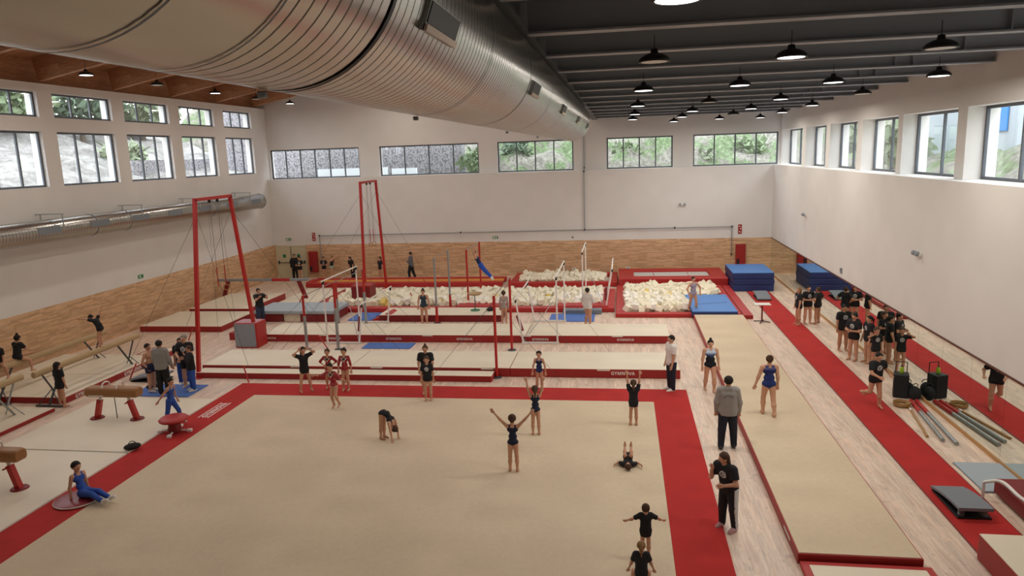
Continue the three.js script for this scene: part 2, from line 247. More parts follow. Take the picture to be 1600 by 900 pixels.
// ---------- ducts ----------
function ribbedDuct(r, z0, z1, pitch, rib) { // lathe about z
  const pts = []; for (let z = z0; z < z1 - pitch * 0.5; z += pitch) pts.push([r, z], [r, z + pitch * 0.86], [r - rib, z + pitch * 0.88], [r - rib, z + pitch * 0.98]); pts.push([r, z1]);
  const g = new THREE.LatheGeometry(pts.map(([a, b]) => new THREE.Vector2(a, b)), 72); g.rotateX(-Math.PI / 2); return toCreasedNormals(g, 0.35); // axis to -z
}
{
  const r = 0.75, d = thing('air_duct', 'huge round galvanised air duct under the roof along the hall', 'duct', [-1.95, 8.16, 0]);
  const secs = [[-2.5, 2.36, false], [2.36, 3.0, false], [3.0, 4.13, true], [4.13, 7.13, true], [7.13, 10.1, true], [10.1, 13.1, true], [13.1, 16.1, true], [16.1, 19.1, true], [19.1, 22.1, true], [22.1, 25.1, true], [25.1, 28.7, true]];
  for (const [a, b, ribs] of secs) part(d, 'duct_section', ribs ? ribbedDuct(r, a, b, 0.122, 0.014) : (() => { const g = new THREE.CylinderGeometry(r, r, b - a, 64, 1, true); g.rotateX(Math.PI / 2); g.translate(0, 0, -(a + b) / 2); return g; })(), ribs ? M.duct : M.ductSmooth);
  for (const z of [2.36, 3.0, 4.13, 7.13, 10.1, 13.1, 16.1, 19.1, 22.1, 25.1]) part(d, 'joint_band', (() => { const g = new THREE.CylinderGeometry(r + 0.008, r + 0.008, z === 4.13 ? 0.05 : 0.018, 72, 1, true); g.rotateX(Math.PI / 2); return g; })(), z === 4.13 ? M.black : M.greyDark, [0, 0, -z]);
  part(d, 'end_cap', (() => { const g = new THREE.CylinderGeometry(r, r, 0.03, 56); g.rotateX(Math.PI / 2); return g; })(), M.duct, [0, 0, -28.7]);
  for (const z of [4.72, 10.3, 15.6, 21.0, 26.6]) { // outlet grilles facing the viewer side
    const a = -0.35, gr = part(d, 'air_outlet', boxG(0.84, 0.2, 0.05), M.galv, [Math.cos(a) * r, Math.sin(a) * r, -z - 0.42], [0, Math.PI / 2, 0]);
    gr.rotation.set(0, 0, 0); gr.quaternion.setFromRotationMatrix(new THREE.Matrix4().makeBasis(V(0, 0, -1), V(-Math.sin(a), Math.cos(a), 0), V(Math.cos(a), Math.sin(a), 0)));
    part(gr, 'dark_slot', boxG(0.8, 0.14, 0.012), M.black, [0, 0.025, 0.026]);
    part(gr, 'lower_lip', boxG(0.84, 0.045, 0.03), std(0xc9b8a8, 0.6), [0, -0.075, 0.03]);
  }
  for (const z of [4.13, 7.4, 13.5, 18.5, 24]) { part(d, 'hanger_rod', bar([-0.1, r - 0.02, -z], [-0.1, r + 0.5, -z], 0.012), M.darkSteel); part(d, 'clip', rbox(0.05, 0.04, 0.05, 0.01), M.grey, [-0.15, -r - 0.015, -z]); }
}
{
  const r = 0.41, d = thing('wall_duct', 'round spiral air duct with dark outlets along the left wall', 'duct', [-20.42, 4.85, 0]);
  for (const [a, b] of [[10, 17], [17, 25.15], [25.15, 27.1], [27.1, 33.5], [33.5, 38.6]]) { part(d, 'duct_section', ribbedDuct(r, a, b, 0.137, 0.008), M.duct); part(d, 'joint_band', (() => { const g = new THREE.CylinderGeometry(r + 0.015, r + 0.015, 0.03, 40); g.rotateX(Math.PI / 2); return g; })(), M.greyDark, [0, 0, -b + 0.02]); }
  part(d, 'end_cap', (() => { const g = new THREE.CylinderGeometry(r, r, 0.03, 40); g.rotateX(Math.PI / 2); return g; })(), M.duct, [0, 0, -38.6]);
  for (const z of [15, 17.4, 19.8, 22.6, 25.15, 27.6, 30.0, 32.4, 34.9, 37.4]) part(d, 'air_outlet', boxG(0.03, 0.24, 1.02), M.greyDark, [r - 0.01, 0.06, -z - 0.1], [0, 0, 0.1]);
  for (const z of [19, 23.3, 27.7, 32, 36.8]) part(d, 'bracket', strip([slab(-0.62, 0.5, 0.56, 0.59, -z - 0.02, -z + 0.02), slab(0.44, 0.47, 0.1, 0.58, -z - 0.015, -z + 0.015), slab(-0.45, -0.42, 0.1, 0.58, -z - 0.015, -z + 0.015)]), M.galv);
}

// ---------- lamps ----------
{
  const pts = [[0.015, 0.2], [0.05, 0.19], [0.06, 0.13], [0.12, 0.115], [0.19, 0.08], [0.235, 0.035], [0.24, 0], [0.2, 0.0]].map((p) => new THREE.Vector2(...p));
  const shadeG = new THREE.LatheGeometry(pts, 28), lensG = cyl(0.2, 0.2, 0.012, 28);
  function lamp(x, y, z, top, on, label, group) {
    const t = thing('ceiling_lamp', label, 'lamp', [x, y, z], 0, group);
    part(t, 'shade', shadeG, M.black); part(t, 'lens', lensG, on ? M.lens : M.lensOff, [0, 0.006, 0]); part(t, 'cable', cyl(0.006, 0.006, top - y - 0.2, 6), M.black, [0, (top - y - 0.2) / 2 + 0.2, 0]);
    if (on) { const l = new THREE.RectAreaLight(LAMP_COLOR, LAMP_NITS, 0.36, 0.36); l.name = 'lamp_light'; l.position.set(0, -0.012, 0); l.rotation.x = -Math.PI / 2; t.add(l); }
  }
  const ord = ['nearest', 'second', 'third', 'fourth', 'fifth', 'sixth', 'seventh', 'eighth'];
  const rows = [['the row beside the big duct', 0.5, [[-6.95, 1], [-11.6, 0], [-17.1, 1], [-23, 1], [-28.3, 1], [-33, 1]]], ['the second row right of the big duct', 2.57, [[-11.97, 1], [-16.9, 1], [-22.6, 0], [-27.7, 1], [-32.4, 1], [-37.4, 1]]], ['the third row right of the big duct', 4.62, [[-11.8, 0], [-17.3, 1], [-22.7, 1], [-27.7, 1], [-31.9, 0], [-36.3, 1]]], ['the row nearest the right wall', 6.6, [[-11.8, 1], [-16.85, 1], [-21.8, 0], [-27.2, 1], [-32, 1], [-36.9, 1]]]];
  for (const [n, x, zs] of rows) zs.forEach(([z, on], i) => lamp(x, 8.3, z, 8.7, on, `black high-bay lamp, ${on ? 'lit' : 'unlit'}, ${ord[i]} in ${n}`, 'high-bay lamps'));
  const left = [['the timber roof row nearest the left wall', -17.3, 10.0, 10.87, [[-18.2, 1], [-22.1, 1], [-25.8, 0], [-29.8, 1], [-33.4, 0], [-37, 1]]], ['the middle timber roof row hidden by the duct', -12.3, 10.9, 11.8, [[-10, 1], [-16, 1], [-22.1, 1], [-28, 1], [-34, 1], [-38.5, 1]]], ['the timber roof row behind the duct', -6.8, 11.9, 12.8, [[-12, 1], [-18, 1], [-24, 1], [-31, 1], [-37, 1]]]];
  for (const [n, x, y, top, zs] of left) zs.forEach(([z, on], i) => lamp(x, y, z, top, on, `black high-bay lamp, ${on ? 'lit' : 'unlit'}, ${ord[i]} in ${n}`, 'high-bay lamps'));
}

// ---------- mats ----------
function mat(name, label, category, x0, x1, z0, z1, h, { y0 = 0, top = M.cream, side = M.red, sections = 1, axis = 'x', group, inset = 0.0 } = {}) {
  const t = thing(name, label, category, [(x0 + x1) / 2, y0, (z0 + z1) / 2], 0, group), W = x1 - x0, D = z1 - z0;
  for (let i = 0; i < sections; i++) {
    const w = axis === 'x' ? W / sections : W, d = axis === 'x' ? D : D / sections, cx = axis === 'x' ? -W / 2 + w * (i + 0.5) : 0, cz = axis === 'x' ? 0 : -D / 2 + d * (i + 0.5);
    const s = part(t, sections > 1 ? 'mat_section' : 'mat_core', rbox(w - 0.006, h - 0.008, d - 0.006, 0.02), side, [cx, (h - 0.008) / 2, cz]);
    const g = slab(-w / 2 + 0.012 + inset, w / 2 - 0.012 - inset, 0, 0.012, -d / 2 + 0.012 + inset, d / 2 - 0.012 - inset); part(s, 'top_cover', g, top, [0, (h - 0.008) / 2 - 0.004, 0]);
  }
  return t;
}
{ // exercise floor
  const t = thing('exercise_floor', 'large beige floor exercise carpet with wide red border', 'carpet', [-5.15, 0, -13.65]);
  part(t, 'beige_carpet', slab(-6, 6, 0, 0.03, -5.95, 6.05), M.carpet);
  part(t, 'red_border', strip([slab(-6.98, 6.98, 0, 0.03, -7.05, -5.953), slab(-6.98, 6.98, 0, 0.03, 6.053, 7.1), slab(-6.98, -6.003, 0, 0.03, -5.953, 6.053), slab(6.003, 6.98, 0, 0.03, -5.953, 6.053)]), M.redCarpet);
  const lb = part(t, 'label_print', strip([slab(-0.62, 0.62, 0, 0.002, -0.16, -0.13), slab(-0.62, 0.62, 0, 0.002, 0.13, 0.16)]), M.text, [-6.5, 0.0302, -4.6], [0, Math.PI / 2, 0]);
  lettering(lb, 'GYMNOVA', 0.17, M.text, [0, -0.002, 0], [-Math.PI / 2, 0, 0]);
}
mat('pommel_mat', 'cream landing mat by the red border under the nearer pommel horse', 'mat', -15.85, -12.13, -15.12, -9.0, 0.06, { side: M.offWhite });
mat('pommel_mat', 'cream landing mat under the brown pommel horse, beyond the dark joint', 'mat', -15.85, -12.13, -19.1, -15.16, 0.06, { side: M.offWhite });
const stripA = mat('landing_strip', 'long cream landing mat with red sides, nearest to the floor carpet', 'mat', -14.2, 1.75, -23.76, -21.8, 0.29, { sections: 3 });
const stripB = mat('landing_strip', 'long cream landing mat with red sides under the uneven bars', 'mat', -14.2, 1.7, -27.86, -25.97, 0.29, { sections: 3 });
mat('step_mat', 'narrow cream step mat with red front before the nearest landing strip', 'mat', -14.1, -4.05, -21.77, -21.22, 0.2, {});
for (const [x, s] of [[0.0, 0.17], [-8.2, 0.1]]) lettering(stripA, 'GYMNOVA', s * 0.62, M.text, [x + 6.225, 0.16, 0.979]);
for (const x of [-13.9, -11.2, -8.75, -5.95, -3.05, 0.1]) lettering(stripB, 'GYMNOVA', 0.09, M.text, [x + 6.25, 0.14, 0.946]);
for (const x of [-0.6, -4.3, -8.0, -10.8]) part(stripA, 'tag', boxG(0.4, 0.04, 0.004), M.text, [x + 6.225, 0.255, 0.979]);
for (const x of [-0.2, -3.6, -7.4, -11.6]) part(stripB, 'tag', boxG(0.4, 0.04, 0.004), M.text, [x + 6.25, 0.262, 0.946]);
const track = mat('tumbling_track', 'long beige tumbling track with red sides towards the foam pit', 'mat', 2.9, 4.9, -29.9, -11.7, 0.2, { top: M.carpet, sections: 1, axis: 'z', inset: 0.02 });
part(track, 'side_label', boxG(0.004, 0.05, 0.5), M.text, [-1.0, 0.12, 8.3]);
mat('track_end_mat', 'cream mat with red edge at the near end of the tumbling track', 'mat', 2.92, 5.0, -11.66, -9.5, 0.1, { inset: 0.12, side: M.redPad });
{ const r = thing('vault_runway', 'long red vault runway carpet beside the mirror wall', 'carpet', [6.5, 0, -22.5]); part(r, 'carpet_strip', slab(-0.5, 0.5, 0, 0.02, -13.3, 12.5), M.redCarpet); part(r, 'edge_binding', strip([slab(-0.52, -0.5, 0, 0.021, -13.3, 12.5), slab(0.5, 0.52, 0, 0.021, -13.3, 12.5)]), M.darkRed); }
const beamMat = mat('beam_mat', 'cream mat with red labelled side under the high balance beam', 'mat', -20.7, -16.75, -23.25, -18.55, 0.2, { sections: 2, axis: 'z' });
mat('low_red_mat', 'low red edged mat at the right end of the beam mat', 'mat', -17.9, -16.7, -24.5, -23.35, 0.16, { inset: 0.1 });
for (const z of [-19.45, -21.7]) lettering(beamMat, 'GYMNOVA', 0.13, M.text, [1.977, 0.09, z + 20.9], [0, Math.PI / 2, 0]);
mat('beam_mat', 'cream mat with dark red edge at the left, before the high balance beam', 'mat', -20.7, -16.55, -17.95, -13.6, 0.12, {});
mat('corner_mat', 'low cream mat with red front behind the high balance beam', 'mat', -20.6, -16.8, -30.4, -27.45, 0.25, {});
mat('corner_mat', 'thicker cream mat with red front stacked at the left wall', 'mat', -20.2, -17.2, -34.3, -30.5, 0.35, {});
mat('corner_mat', 'flat cream mat below the far balance beam', 'mat', -17.15, -15.0, -37.0, -31.6, 0.06, {});
mat('pit_step_mat', 'cream mat with dark red front before the long foam pit', 'mat', -10.5, -5.1, -30.9, -29.36, 0.3, { side: M.darkRed });
mat('blue_mat', 'blue mat on the floor right of the left uneven bars', 'mat', -9.72, -7.82, -25.8, -25.0, 0.03, { top: M.blueMat, side: M.blueMat });
mat('blue_mat', 'blue mat under the middle uneven bars', 'mat', -3.1, -1.18, -30.8, -29.4, 0.03, { top: M.blueMat, side: M.blueMat });
mat('blue_mat', 'blue mat leaning by the red wedge behind the left uneven bars', 'mat', -12.0, -10.9, -31.0, -29.5, 0.05, { top: M.blueMat, side: M.blueMat });
mat('blue_mat', 'blue mat under the group of boys at the red post', 'mat', -15.2, -13.2, -20.5, -19.35, 0.03, { top: M.blueMat, side: M.blueMat });
mat('red_side_mat', 'red padded strip between the foam pit and the bare floor', 'mat', 4.92, 5.3, -36.7, -29.9, 0.16, { top: M.redPad });
{ const t = thing('crash_mat', 'blue crash mat at the edge of the right foam pit', 'mat', [3.77, 0.1, -31.7]); part(t, 'mat_core', rbox(1.84, 0.22, 3.6, 0.04), M.blueDark, [0, 0.11, 0]); part(t, 'top_cover', rbox(1.82, 0.03, 3.58, 0.012), M.blue, [0, 0.215, 0]); part(t, 'fold_seam', boxG(1.5, 0.006, 0.03), M.blueDark, [0, 0.232, 0.2], [0, 0.28, 0]); }
{ const t = thing('crash_mat_stack', 'tall stack of dark blue crash mats with light blue top', 'mats', [6.3, 0, -37.2]); for (let k = 0; k < 3; k++) part(t, 'crash_mat', rbox(1.95, 0.3, 2.75, 0.04), M.blueDark, [(k % 2) * 0.02, 0.15 + k * 0.305, 0]); part(t, 'top_cover', rbox(1.93, 0.03, 2.73, 0.012), M.blue, [0, 0.915, 0]); }
{ const t = thing('landing_block', 'thick grey topped landing mat on red base behind the photographer', 'mat', [-14.4, 0, -30.2]); for (const x of [-1.2, 1.05]) part(t, 'base_block', rbox(x < 0 ? 1.3 : 1.55, 0.36, 1.75, 0.03), M.darkRed, [x, 0.18, 0]); part(t, 'cream_infill', rbox(0.8, 0.34, 1.6, 0.02), M.cream, [-0.13, 0.17, 0]); part(t, 'mat_core', rbox(3.75, 0.16, 1.9, 0.04), M.greyMat, [0, 0.44, 0]); }
{ const t = thing('foam_block_grey', 'soft block with grey front and red side between the landing strips', 'block', [-14.3, 0, -25.35]); part(t, 'block_core', rbox(0.95, 0.98, 0.75, 0.03), M.redPad, [0, 0.49, 0]); part(t, 'grey_face', rbox(0.86, 0.9, 0.02, 0.008), M.grey, [-0.03, 0.5, 0.372]); part(t, 'pink_top', rbox(0.86, 0.02, 0.66, 0.008), std(0xb98a94, 0.6), [-0.02, 0.978, 0]); }
{ const t = thing('small_red_block', 'small red stepped block beside the grey block', 'block', [-15.35, 0, -26.4]); part(t, 'lower_step', rbox(0.7, 0.3, 0.5, 0.02), M.red, [0, 0.15, 0]); part(t, 'upper_step', rbox(0.4, 0.16, 0.4, 0.02), M.offWhite, [0.1, 0.38, 0]); }
{ const t = thing('red_vault_block', 'tall red padded block in front of the long foam pit', 'block', [-12.55, 0, -33.2]); part(t, 'block_core', rbox(0.95, 0.95, 0.9, 0.04), M.darkRed, [0, 0.475, 0]); part(t, 'top_pad', rbox(0.97, 0.1, 0.92, 0.03), M.red, [0, 0.93, 0]); }
{ const t = thing('red_wedge', 'red foam wedge lying beside the blue mat', 'wedge', [-10.2, 0, -29.9]); const s = new THREE.Shape(); s.moveTo(-0.7, 0); s.lineTo(0.75, 0); s.lineTo(0.1, 0.34); const g = new THREE.ExtrudeGeometry(s, { depth: 0.8, bevelEnabled: true, bevelSize: 0.02, bevelThickness: 0.02, bevelSegments: 2 }); g.translate(0, 0.02, -0.4); part(t, 'wedge_core', g, M.redPad); part(t, 'seam_band', boxG(0.9, 0.01, 0.03), M.darkRed, [-0.28, 0.2, 0.36], [0, 0, 0.4]); }

// ---------- foam pits ----------
function pit(label, x0, x1, z0, z1, w, h) { // padded kerb round a pit
  const t = thing('foam_pit', label, 'foam pit', [(x0 + x1) / 2, 0, (z0 + z1) / 2]), W = x1 - x0, D = z1 - z0;
  part(t, 'pit_bed', boxG(W - 0.1, 0.03, D - 0.1), M.foamWhite, [0, 0.015, 0]);
  for (const [px, pz, ww, dd] of [[0, D / 2 - w / 2, W, w], [0, -D / 2 + w / 2, W, w], [-W / 2 + w / 2, 0, w, D - 2 * w], [W / 2 - w / 2, 0, w, D - 2 * w]]) part(t, 'kerb_pad', rbox(ww - 0.01, h, dd - 0.01, 0.04), M.redPad, [px, h / 2, pz]);
}
pit('long foam pit with red padded kerb behind the bars', -14.6, -0.35, -35.8, -31.2, 0.55, 0.2);
pit('farther foam pit with red kerb at the end wall', -6.0, -0.25, -40.55, -37.3, 0.45, 0.25);
pit('foam pit with red kerb at the end of the tumbling track', -0.3, 4.9, -36.75, -30.15, 0.4, 0.18);
{
  const cands = [], geos = [rbox(0.3, 0.22, 0.26, 0.015), rbox(0.26, 0.26, 0.26, 0.015), rbox(0.36, 0.2, 0.24, 0.015)], mats = [M.foam, M.foamWhite, M.foam, M.foamWhite, M.foam, M.foamYellow];
  const fill = (x0, x1, z0, z1, step, name) => { for (let x = x0; x < x1; x += step) for (let z = z0; z < z1; z += step) cands.push([x + rr(-0.07, 0.07), z + rr(-0.07, 0.07), name]); };
  fill(0.25, 2.75, -36.2, -30.75, 0.27, 'right'); fill(2.9, 4.4, -36.2, -33.7, 0.28, 'right');
  fill(-13.9, -1.0, -35.1, -31.95, 0.29, 'long'); fill(-5.4, -0.8, -40.0, -37.85, 0.29, 'far');
  cands.forEach((c) => { c.d = c[0] * c[0] + c[1] * c[1]; }); cands.sort((a, b) => a.d - b.d);
  const rest = []; const e = new THREE.Euler();
  const lab = { right: 'cream foam cube in the pit at the end of the tumbling track', long: 'cream foam cube in the long pit behind the bars', far: 'cream foam cube in the farther pit at the end wall' };
  cands.forEach(([x, z, n], i) => {
    const k = Math.floor(rnd() * 3), m = rnd() < 0.04 ? M.foamYellow : mats[Math.floor(rnd() * 5)], y = 0.15 + rr(0, 0.2), rot = [rr(-1.2, 1.2), rr(0, 3), rr(-1.2, 1.2)];
    if (i < 300) { const o = shadow(new THREE.Mesh(geos[k], m)); o.name = numbered('foam_cube'); o.position.set(x, y, z); o.rotation.set(...rot); o.userData = { label: lab[n], category: 'foam cube', group: n === 'right' ? 'foam cubes in the right pit' : n === 'long' ? 'foam cubes in the long pit' : 'foam cubes in the far pit' }; scene.add(o); }
    else { const g = geos[k].clone(); g.applyMatrix4(new THREE.Matrix4().compose(V(x, y, z), new THREE.Quaternion().setFromEuler(e.set(...rot)), V(1, 1, 1))); rest.push(g); }
  });
  const o = shadow(new THREE.Mesh(mergeGeometries(rest), M.foam)); o.name = 'foam_cubes'; o.userData = { kind: 'stuff', label: 'mass of cream foam cubes filling the farther pits', category: 'foam cubes', group: 'foam cubes' }; scene.add(o);
}
[[-6.4, 'below the chalk stand'], [-1.75, 'beside the right uneven bars']].forEach(([x, n]) => { const t = thing('pit_notch_pad', 'red padded notch with grey inset in the long pit kerb, ' + n, 'pad', [x, 0, -31.55]); part(t, 'notch_pad', rbox(2.3, 0.26, 0.9, 0.05), M.redPad, [0, 0.13, -0.25]); part(t, 'grey_inset', rbox(1.7, 0.2, 0.5, 0.03), M.greyDark, [0, 0.1, 0.5]); });
{ // trampoline and yellow tumble track at the end wall
  const t = thing('trampoline', 'large trampoline with red padded frame at the end wall', 'trampoline', [2.55, 0, -38.6]), W = 5.5, D = 3.3;
  for (const [px, pz, ww, dd] of [[0, D / 2 - 0.4, W, 0.8], [0, -D / 2 + 0.35, W, 0.7], [-W / 2 + 0.4, 0, 0.8, D - 1.5], [W / 2 - 0.4, 0, 0.8, D - 1.5]]) part(t, 'frame_pad', rbox(ww, 0.45, dd, 0.05), M.redPad, [px, 0.26, pz]);
  part(t, 'jumping_bed', slab(-W / 2 + 0.8, W / 2 - 0.8, 0.36, 0.38, -D / 2 + 0.7, D / 2 - 0.8), M.bedWeb); for (const x of [-0.9, 0.9]) part(t, 'bed_line', boxG(0.03, 0.006, D - 1.5), M.red, [x, 0.384, -0.05]);
  const y = thing('bounce_track', 'yellow bounce track with red side pads along the end wall', 'track', [-12.0, 0, -38.45]);
  part(y, 'track_bed', slab(-5.3, 5.5, 0.1, 0.2, -0.5, 0.45), M.yellow); for (const z of [-0.72, 0.68]) part(y, 'side_pad', rbox(11.2, 0.26, 0.42, 0.05), M.redPad, [0, 0.13, z]); part(y, 'end_pad', rbox(0.5, 0.26, 1.0, 0.05), M.redPad, [-5.5, 0.13, 0]);
}
// ---------- apparatus ----------
function ringFrame(label, x, z0, z1, zt0, zt1, anchors) {
  const t = thing('ring_frame', label, 'ring frame', [x, 0, 0], 0), h = 5.86;
  part(t, 'post', beamBox([0, 0, z0], [0, h, zt0], 0.11, 0.11), M.redSteel); part(t, 'post', beamBox([0, 0, z1], [0, h, zt1], 0.11, 0.11), M.redSteel);
  part(t, 'top_beam', beamBox([0, h, zt0 + 0.05], [0, h, zt1 - 0.05], 0.11, 0.11), M.redSteel); for (const z of [z0, z1]) part(t, 'foot_plate', rbox(0.35, 0.03, 0.35, 0.01), M.redSteel, [0, 0.015, z]);
  const zc = (zt0 + zt1) / 2;
  for (const s of [-0.25, 0.25]) { part(t, 'swivel', cyl(0.05, 0.05, 0.1, 10), M.black, [0, h - 0.1, zc + s]); part(t, 'ring_cable', bar([0, h - 0.1, zc + s], [0, 3.45, zc + s], 0.008, 5), M.cable); part(t, 'strap', boxG(0.035, 0.7, 0.008), M.redPad, [0, 3.1, zc + s]); part(t, 'ring', new THREE.TorusGeometry(0.1, 0.014, 8, 20), M.woodRail, [0, 2.66, zc + s], [0, 0.4, 0]); part(t, 'pulley_rope', bar([0, h - 0.1, zc + s * 1.4], [0.0, 0.9, zc + s * 2.4], 0.005, 4), M.cable); }
  for (const [ax, az] of anchors) { const top = az > zc ? zt0 : zt1; part(t, 'guy_wire', bar([0, h - 0.5, top], [ax - x, 0.55, az + (top - az) * 0.06], 0.006, 5), M.cable); part(t, 'tensioner', bar([ax - x, 0.02, az], [ax - x + (x - ax) * 0.1, 0.56, az + (top - az) * 0.1], 0.022, 6), M.redSteel); }
}
ringFrame('nearer tall red gymnastics ring frame with guy wires, left of the hall', -14.03, -21.28, -25.3, -22.2, -24.4, [[-11.95, -20.75], [-16.3, -20.9], [-11.0, -24.9], [-17.4, -26.0]]);
ringFrame('farther tall red gymnastics ring frame before the end wall', -12.75, -33.9, -37.2, -34.3, -36.6, [[-10.3, -36.9], [-15.6, -36.7], [-9.9, -33.0], [-16.0, -33.2]]);
function highBar(label, x, z0, z1, h, lower, upper, split, guys = true, h2 = h) {
  const t = thing('high_bar', label, 'high bar', [x, 0, 0]);
  for (const [z, hh] of [[z0, h], [z1, h2]]) { const p = part(t, 'post', bar([0, split, z], [0, hh, z], 0.045, 10), upper); if (split > 0.1) part(p, 'lower_tube', bar([0, 0, z], [0, split, z], 0.055, 10), lower); part(t, 'foot_plate', cyl(0.14, 0.16, 0.03, 16), M.darkSteel, [0, 0.015, z]); }
  part(t, 'bar', bar([0, h - 0.02, z0], [0, h2 - 0.02, z1], 0.016, 8), M.steel);
  if (guys) for (const s of [-1, 1]) for (const z of [z0, z1]) part(t, 'guy_wire', bar([0, h - 0.15, z], [s * 2.1, 0.03, z + (z === z0 ? 0.5 : -0.5)], 0.005, 4), M.cable);
}
highBar('red high bar standing across the two landing strips', -3.98, -21.72, -24.95, 2.66, M.redSteel, M.redSteel, 0.05);
highBar('grey high bar with red lower posts in front of the long pit', -7.83, -29.12, -31.6, 2.82, M.redSteel, M.galv, 0.75, false);
highBar('red high bar in the long pit with the swinging gymnast', -7.13, -32.3, -35.4, 2.72, M.redSteel, M.redSteel, 0.05, false);
highBar('lower grey and red bar left of the white uneven bars', -11.79, -24.84, -28.0, 2.08, M.galv, M.redSteel, 1.3, true);
highBar('taller grey and red bar beside the white uneven bars', -10.56, -24.88, -27.95, 2.56, M.galv, M.redSteel, 1.6, true);
function unevenBars(label, xh, xl, z0, z1, hh, hl, lean) {
  const t = thing('uneven_bars', label, 'uneven bars', [0, 0, 0]);
  for (const [x, h, s] of [[xh, hh, 0], [xl, hl, lean]]) {
    for (const z of [z0, z1]) { part(t, 'post', bar([x, 0.04, z], [x + s, h, z], 0.035, 10, 0.028), M.white); part(t, 'bar_clamp', rbox(0.07, 0.14, 0.1, 0.02), M.black, [x + s, h - 0.02, z]); }
    part(t, 'bar', bar([x + s, h + 0.05, z0 + 0.15], [x + s, h + 0.05, z1 - 0.15], 0.03, 10), M.chalk);
  }
  for (const z of [z0, z1]) part(t, 'base_rail', beamBox([Math.min(xh, xl) - 0.06, 0.04, z], [Math.max(xh, xl) + 0.06, 0.04, z], 0.07, 0.06), M.white);
  const s = Math.sign(xh - xl); part(t, 'strut', bar([xl, 0.06, z0], [xh - s * 0.3, hl * 0.75, (z0 + z1) / 2], 0.014, 6), M.galv); part(t, 'pad', bar([xl - 0.02 * s, 0.5, z0 - 0.02], [xl + lean * 0.5 - 0.12, 0.05 + 0.95, z0 - 0.3], 0.06, 10), M.darkRed);
  for (const q of [[xh + s * 1.9, z0 + 0.9, xh, hh], [xl - s * 1.9, z0 + 0.9, xl + lean, hl], [xh + s * 1.9, z1 - 0.9, xh, hh], [xl - s * 1.9, z1 - 0.9, xl + lean, hl]]) part(t, 'guy_wire', bar([q[2], q[3] - 0.1, q[1] > (z0 + z1) / 2 ? z0 : z1], [q[0], 0.02, q[1]], 0.005, 4), M.cable);
}
unevenBars('white uneven bars at the left over the second landing strip', -11.33, -10.05, -25.7, -29.2, 2.42, 1.52, 0.2);
unevenBars('white uneven bars in the middle over the second landing strip', -2.4, -3.68, -25.86, -29.4, 2.5, 1.66, -0.25);
unevenBars('white uneven bars at the right before the foam pits', -1.75, -0.75, -31.5, -34.4, 2.62, 1.85, 0.3);
function balanceBeam(label, x, z0, z1, h, m, along = 'z', legM = M.darkSteel, spread = 0.45) {
  const t = thing('balance_beam', label, 'balance beam', [x, 0, 0]); if (along === 'x') { t.position.set((z0 + z1) / 2, 0, x); t.rotation.y = Math.PI / 2; const L = Math.abs(z1 - z0) / 2; z0 = L; z1 = -L; }
  const s = new THREE.Shape(); s.absellipse(0, 0, 0.065, 0.085, 0, Math.PI * 2); const L = Math.abs(z1 - z0), g = new THREE.ExtrudeGeometry(s, { depth: L, bevelEnabled: true, bevelSize: 0.012, bevelThickness: 0.012, bevelSegments: 2, curveSegments: 8 }); g.translate(0, h - 0.09, Math.min(z0, z1)); part(t, 'beam_body', g, m);
  for (const [z, d] of [[Math.max(z0, z1) - 0.75, -1], [Math.min(z0, z1) + 0.75, 1]]) {
    part(t, 'leg', bar([0, h - 0.17, z + d * 0.35], [0, 0.06, z - d * 0.35], 0.032, 8), legM); part(t, 'leg', bar([0, h - 0.17, z - d * 0.45], [0, 0.42, z - d * 0.1], 0.026, 8), legM);
    part(t, 'foot_bar', rbox(spread * 2, 0.05, 0.09, 0.02), legM, [0, 0.035, z - d * 0.35]); for (const q of [-1, 1]) part(t, 'foot_brace', bar([q * spread * 0.8, 0.05, z - d * 0.35], [0, 0.5, z - d * 0.17], 0.014, 6), legM);
  }
  return t;
}
balanceBeam('high tan balance beam with dark folding legs beside the standing girl', -17.05, -17.9, -22.6, 1.2, M.beamSuede);
balanceBeam('tan balance beam along the left wall with two seated girls', -18.9, -18.0, -23.3, 1.15, M.beamSuede);
balanceBeam('tan balance beam with pale grey legs leaving the picture at the left', -17.3, -12.9, -17.75, 1.2, M.beamSuede, 'z', M.galv);
{ // far balance beam on red slanted legs
  const t = thing('long_rail', 'grey balance beam on slanted red legs in the far left corner', 'balance beam', [-18.4, 0, -34.36]);
  part(t, 'beam_body', rbox(5.0, 0.13, 0.12, 0.03), M.grey, [0, 1.03, 0]); part(t, 'red_sleeve', rbox(1.0, 0.15, 0.14, 0.03), M.redPad, [1.0, 1.03, 0]);
  for (const s of [-1, 1]) { part(t, 'leg', beamBox([s * 2.3, 0, 0], [s * 1.95, 0.98, 0], 0.2, 0.1), M.darkRed); part(t, 'foot', rbox(0.5, 0.05, 0.5, 0.02), M.darkRed, [s * 2.3, 0.03, 0]); }
}
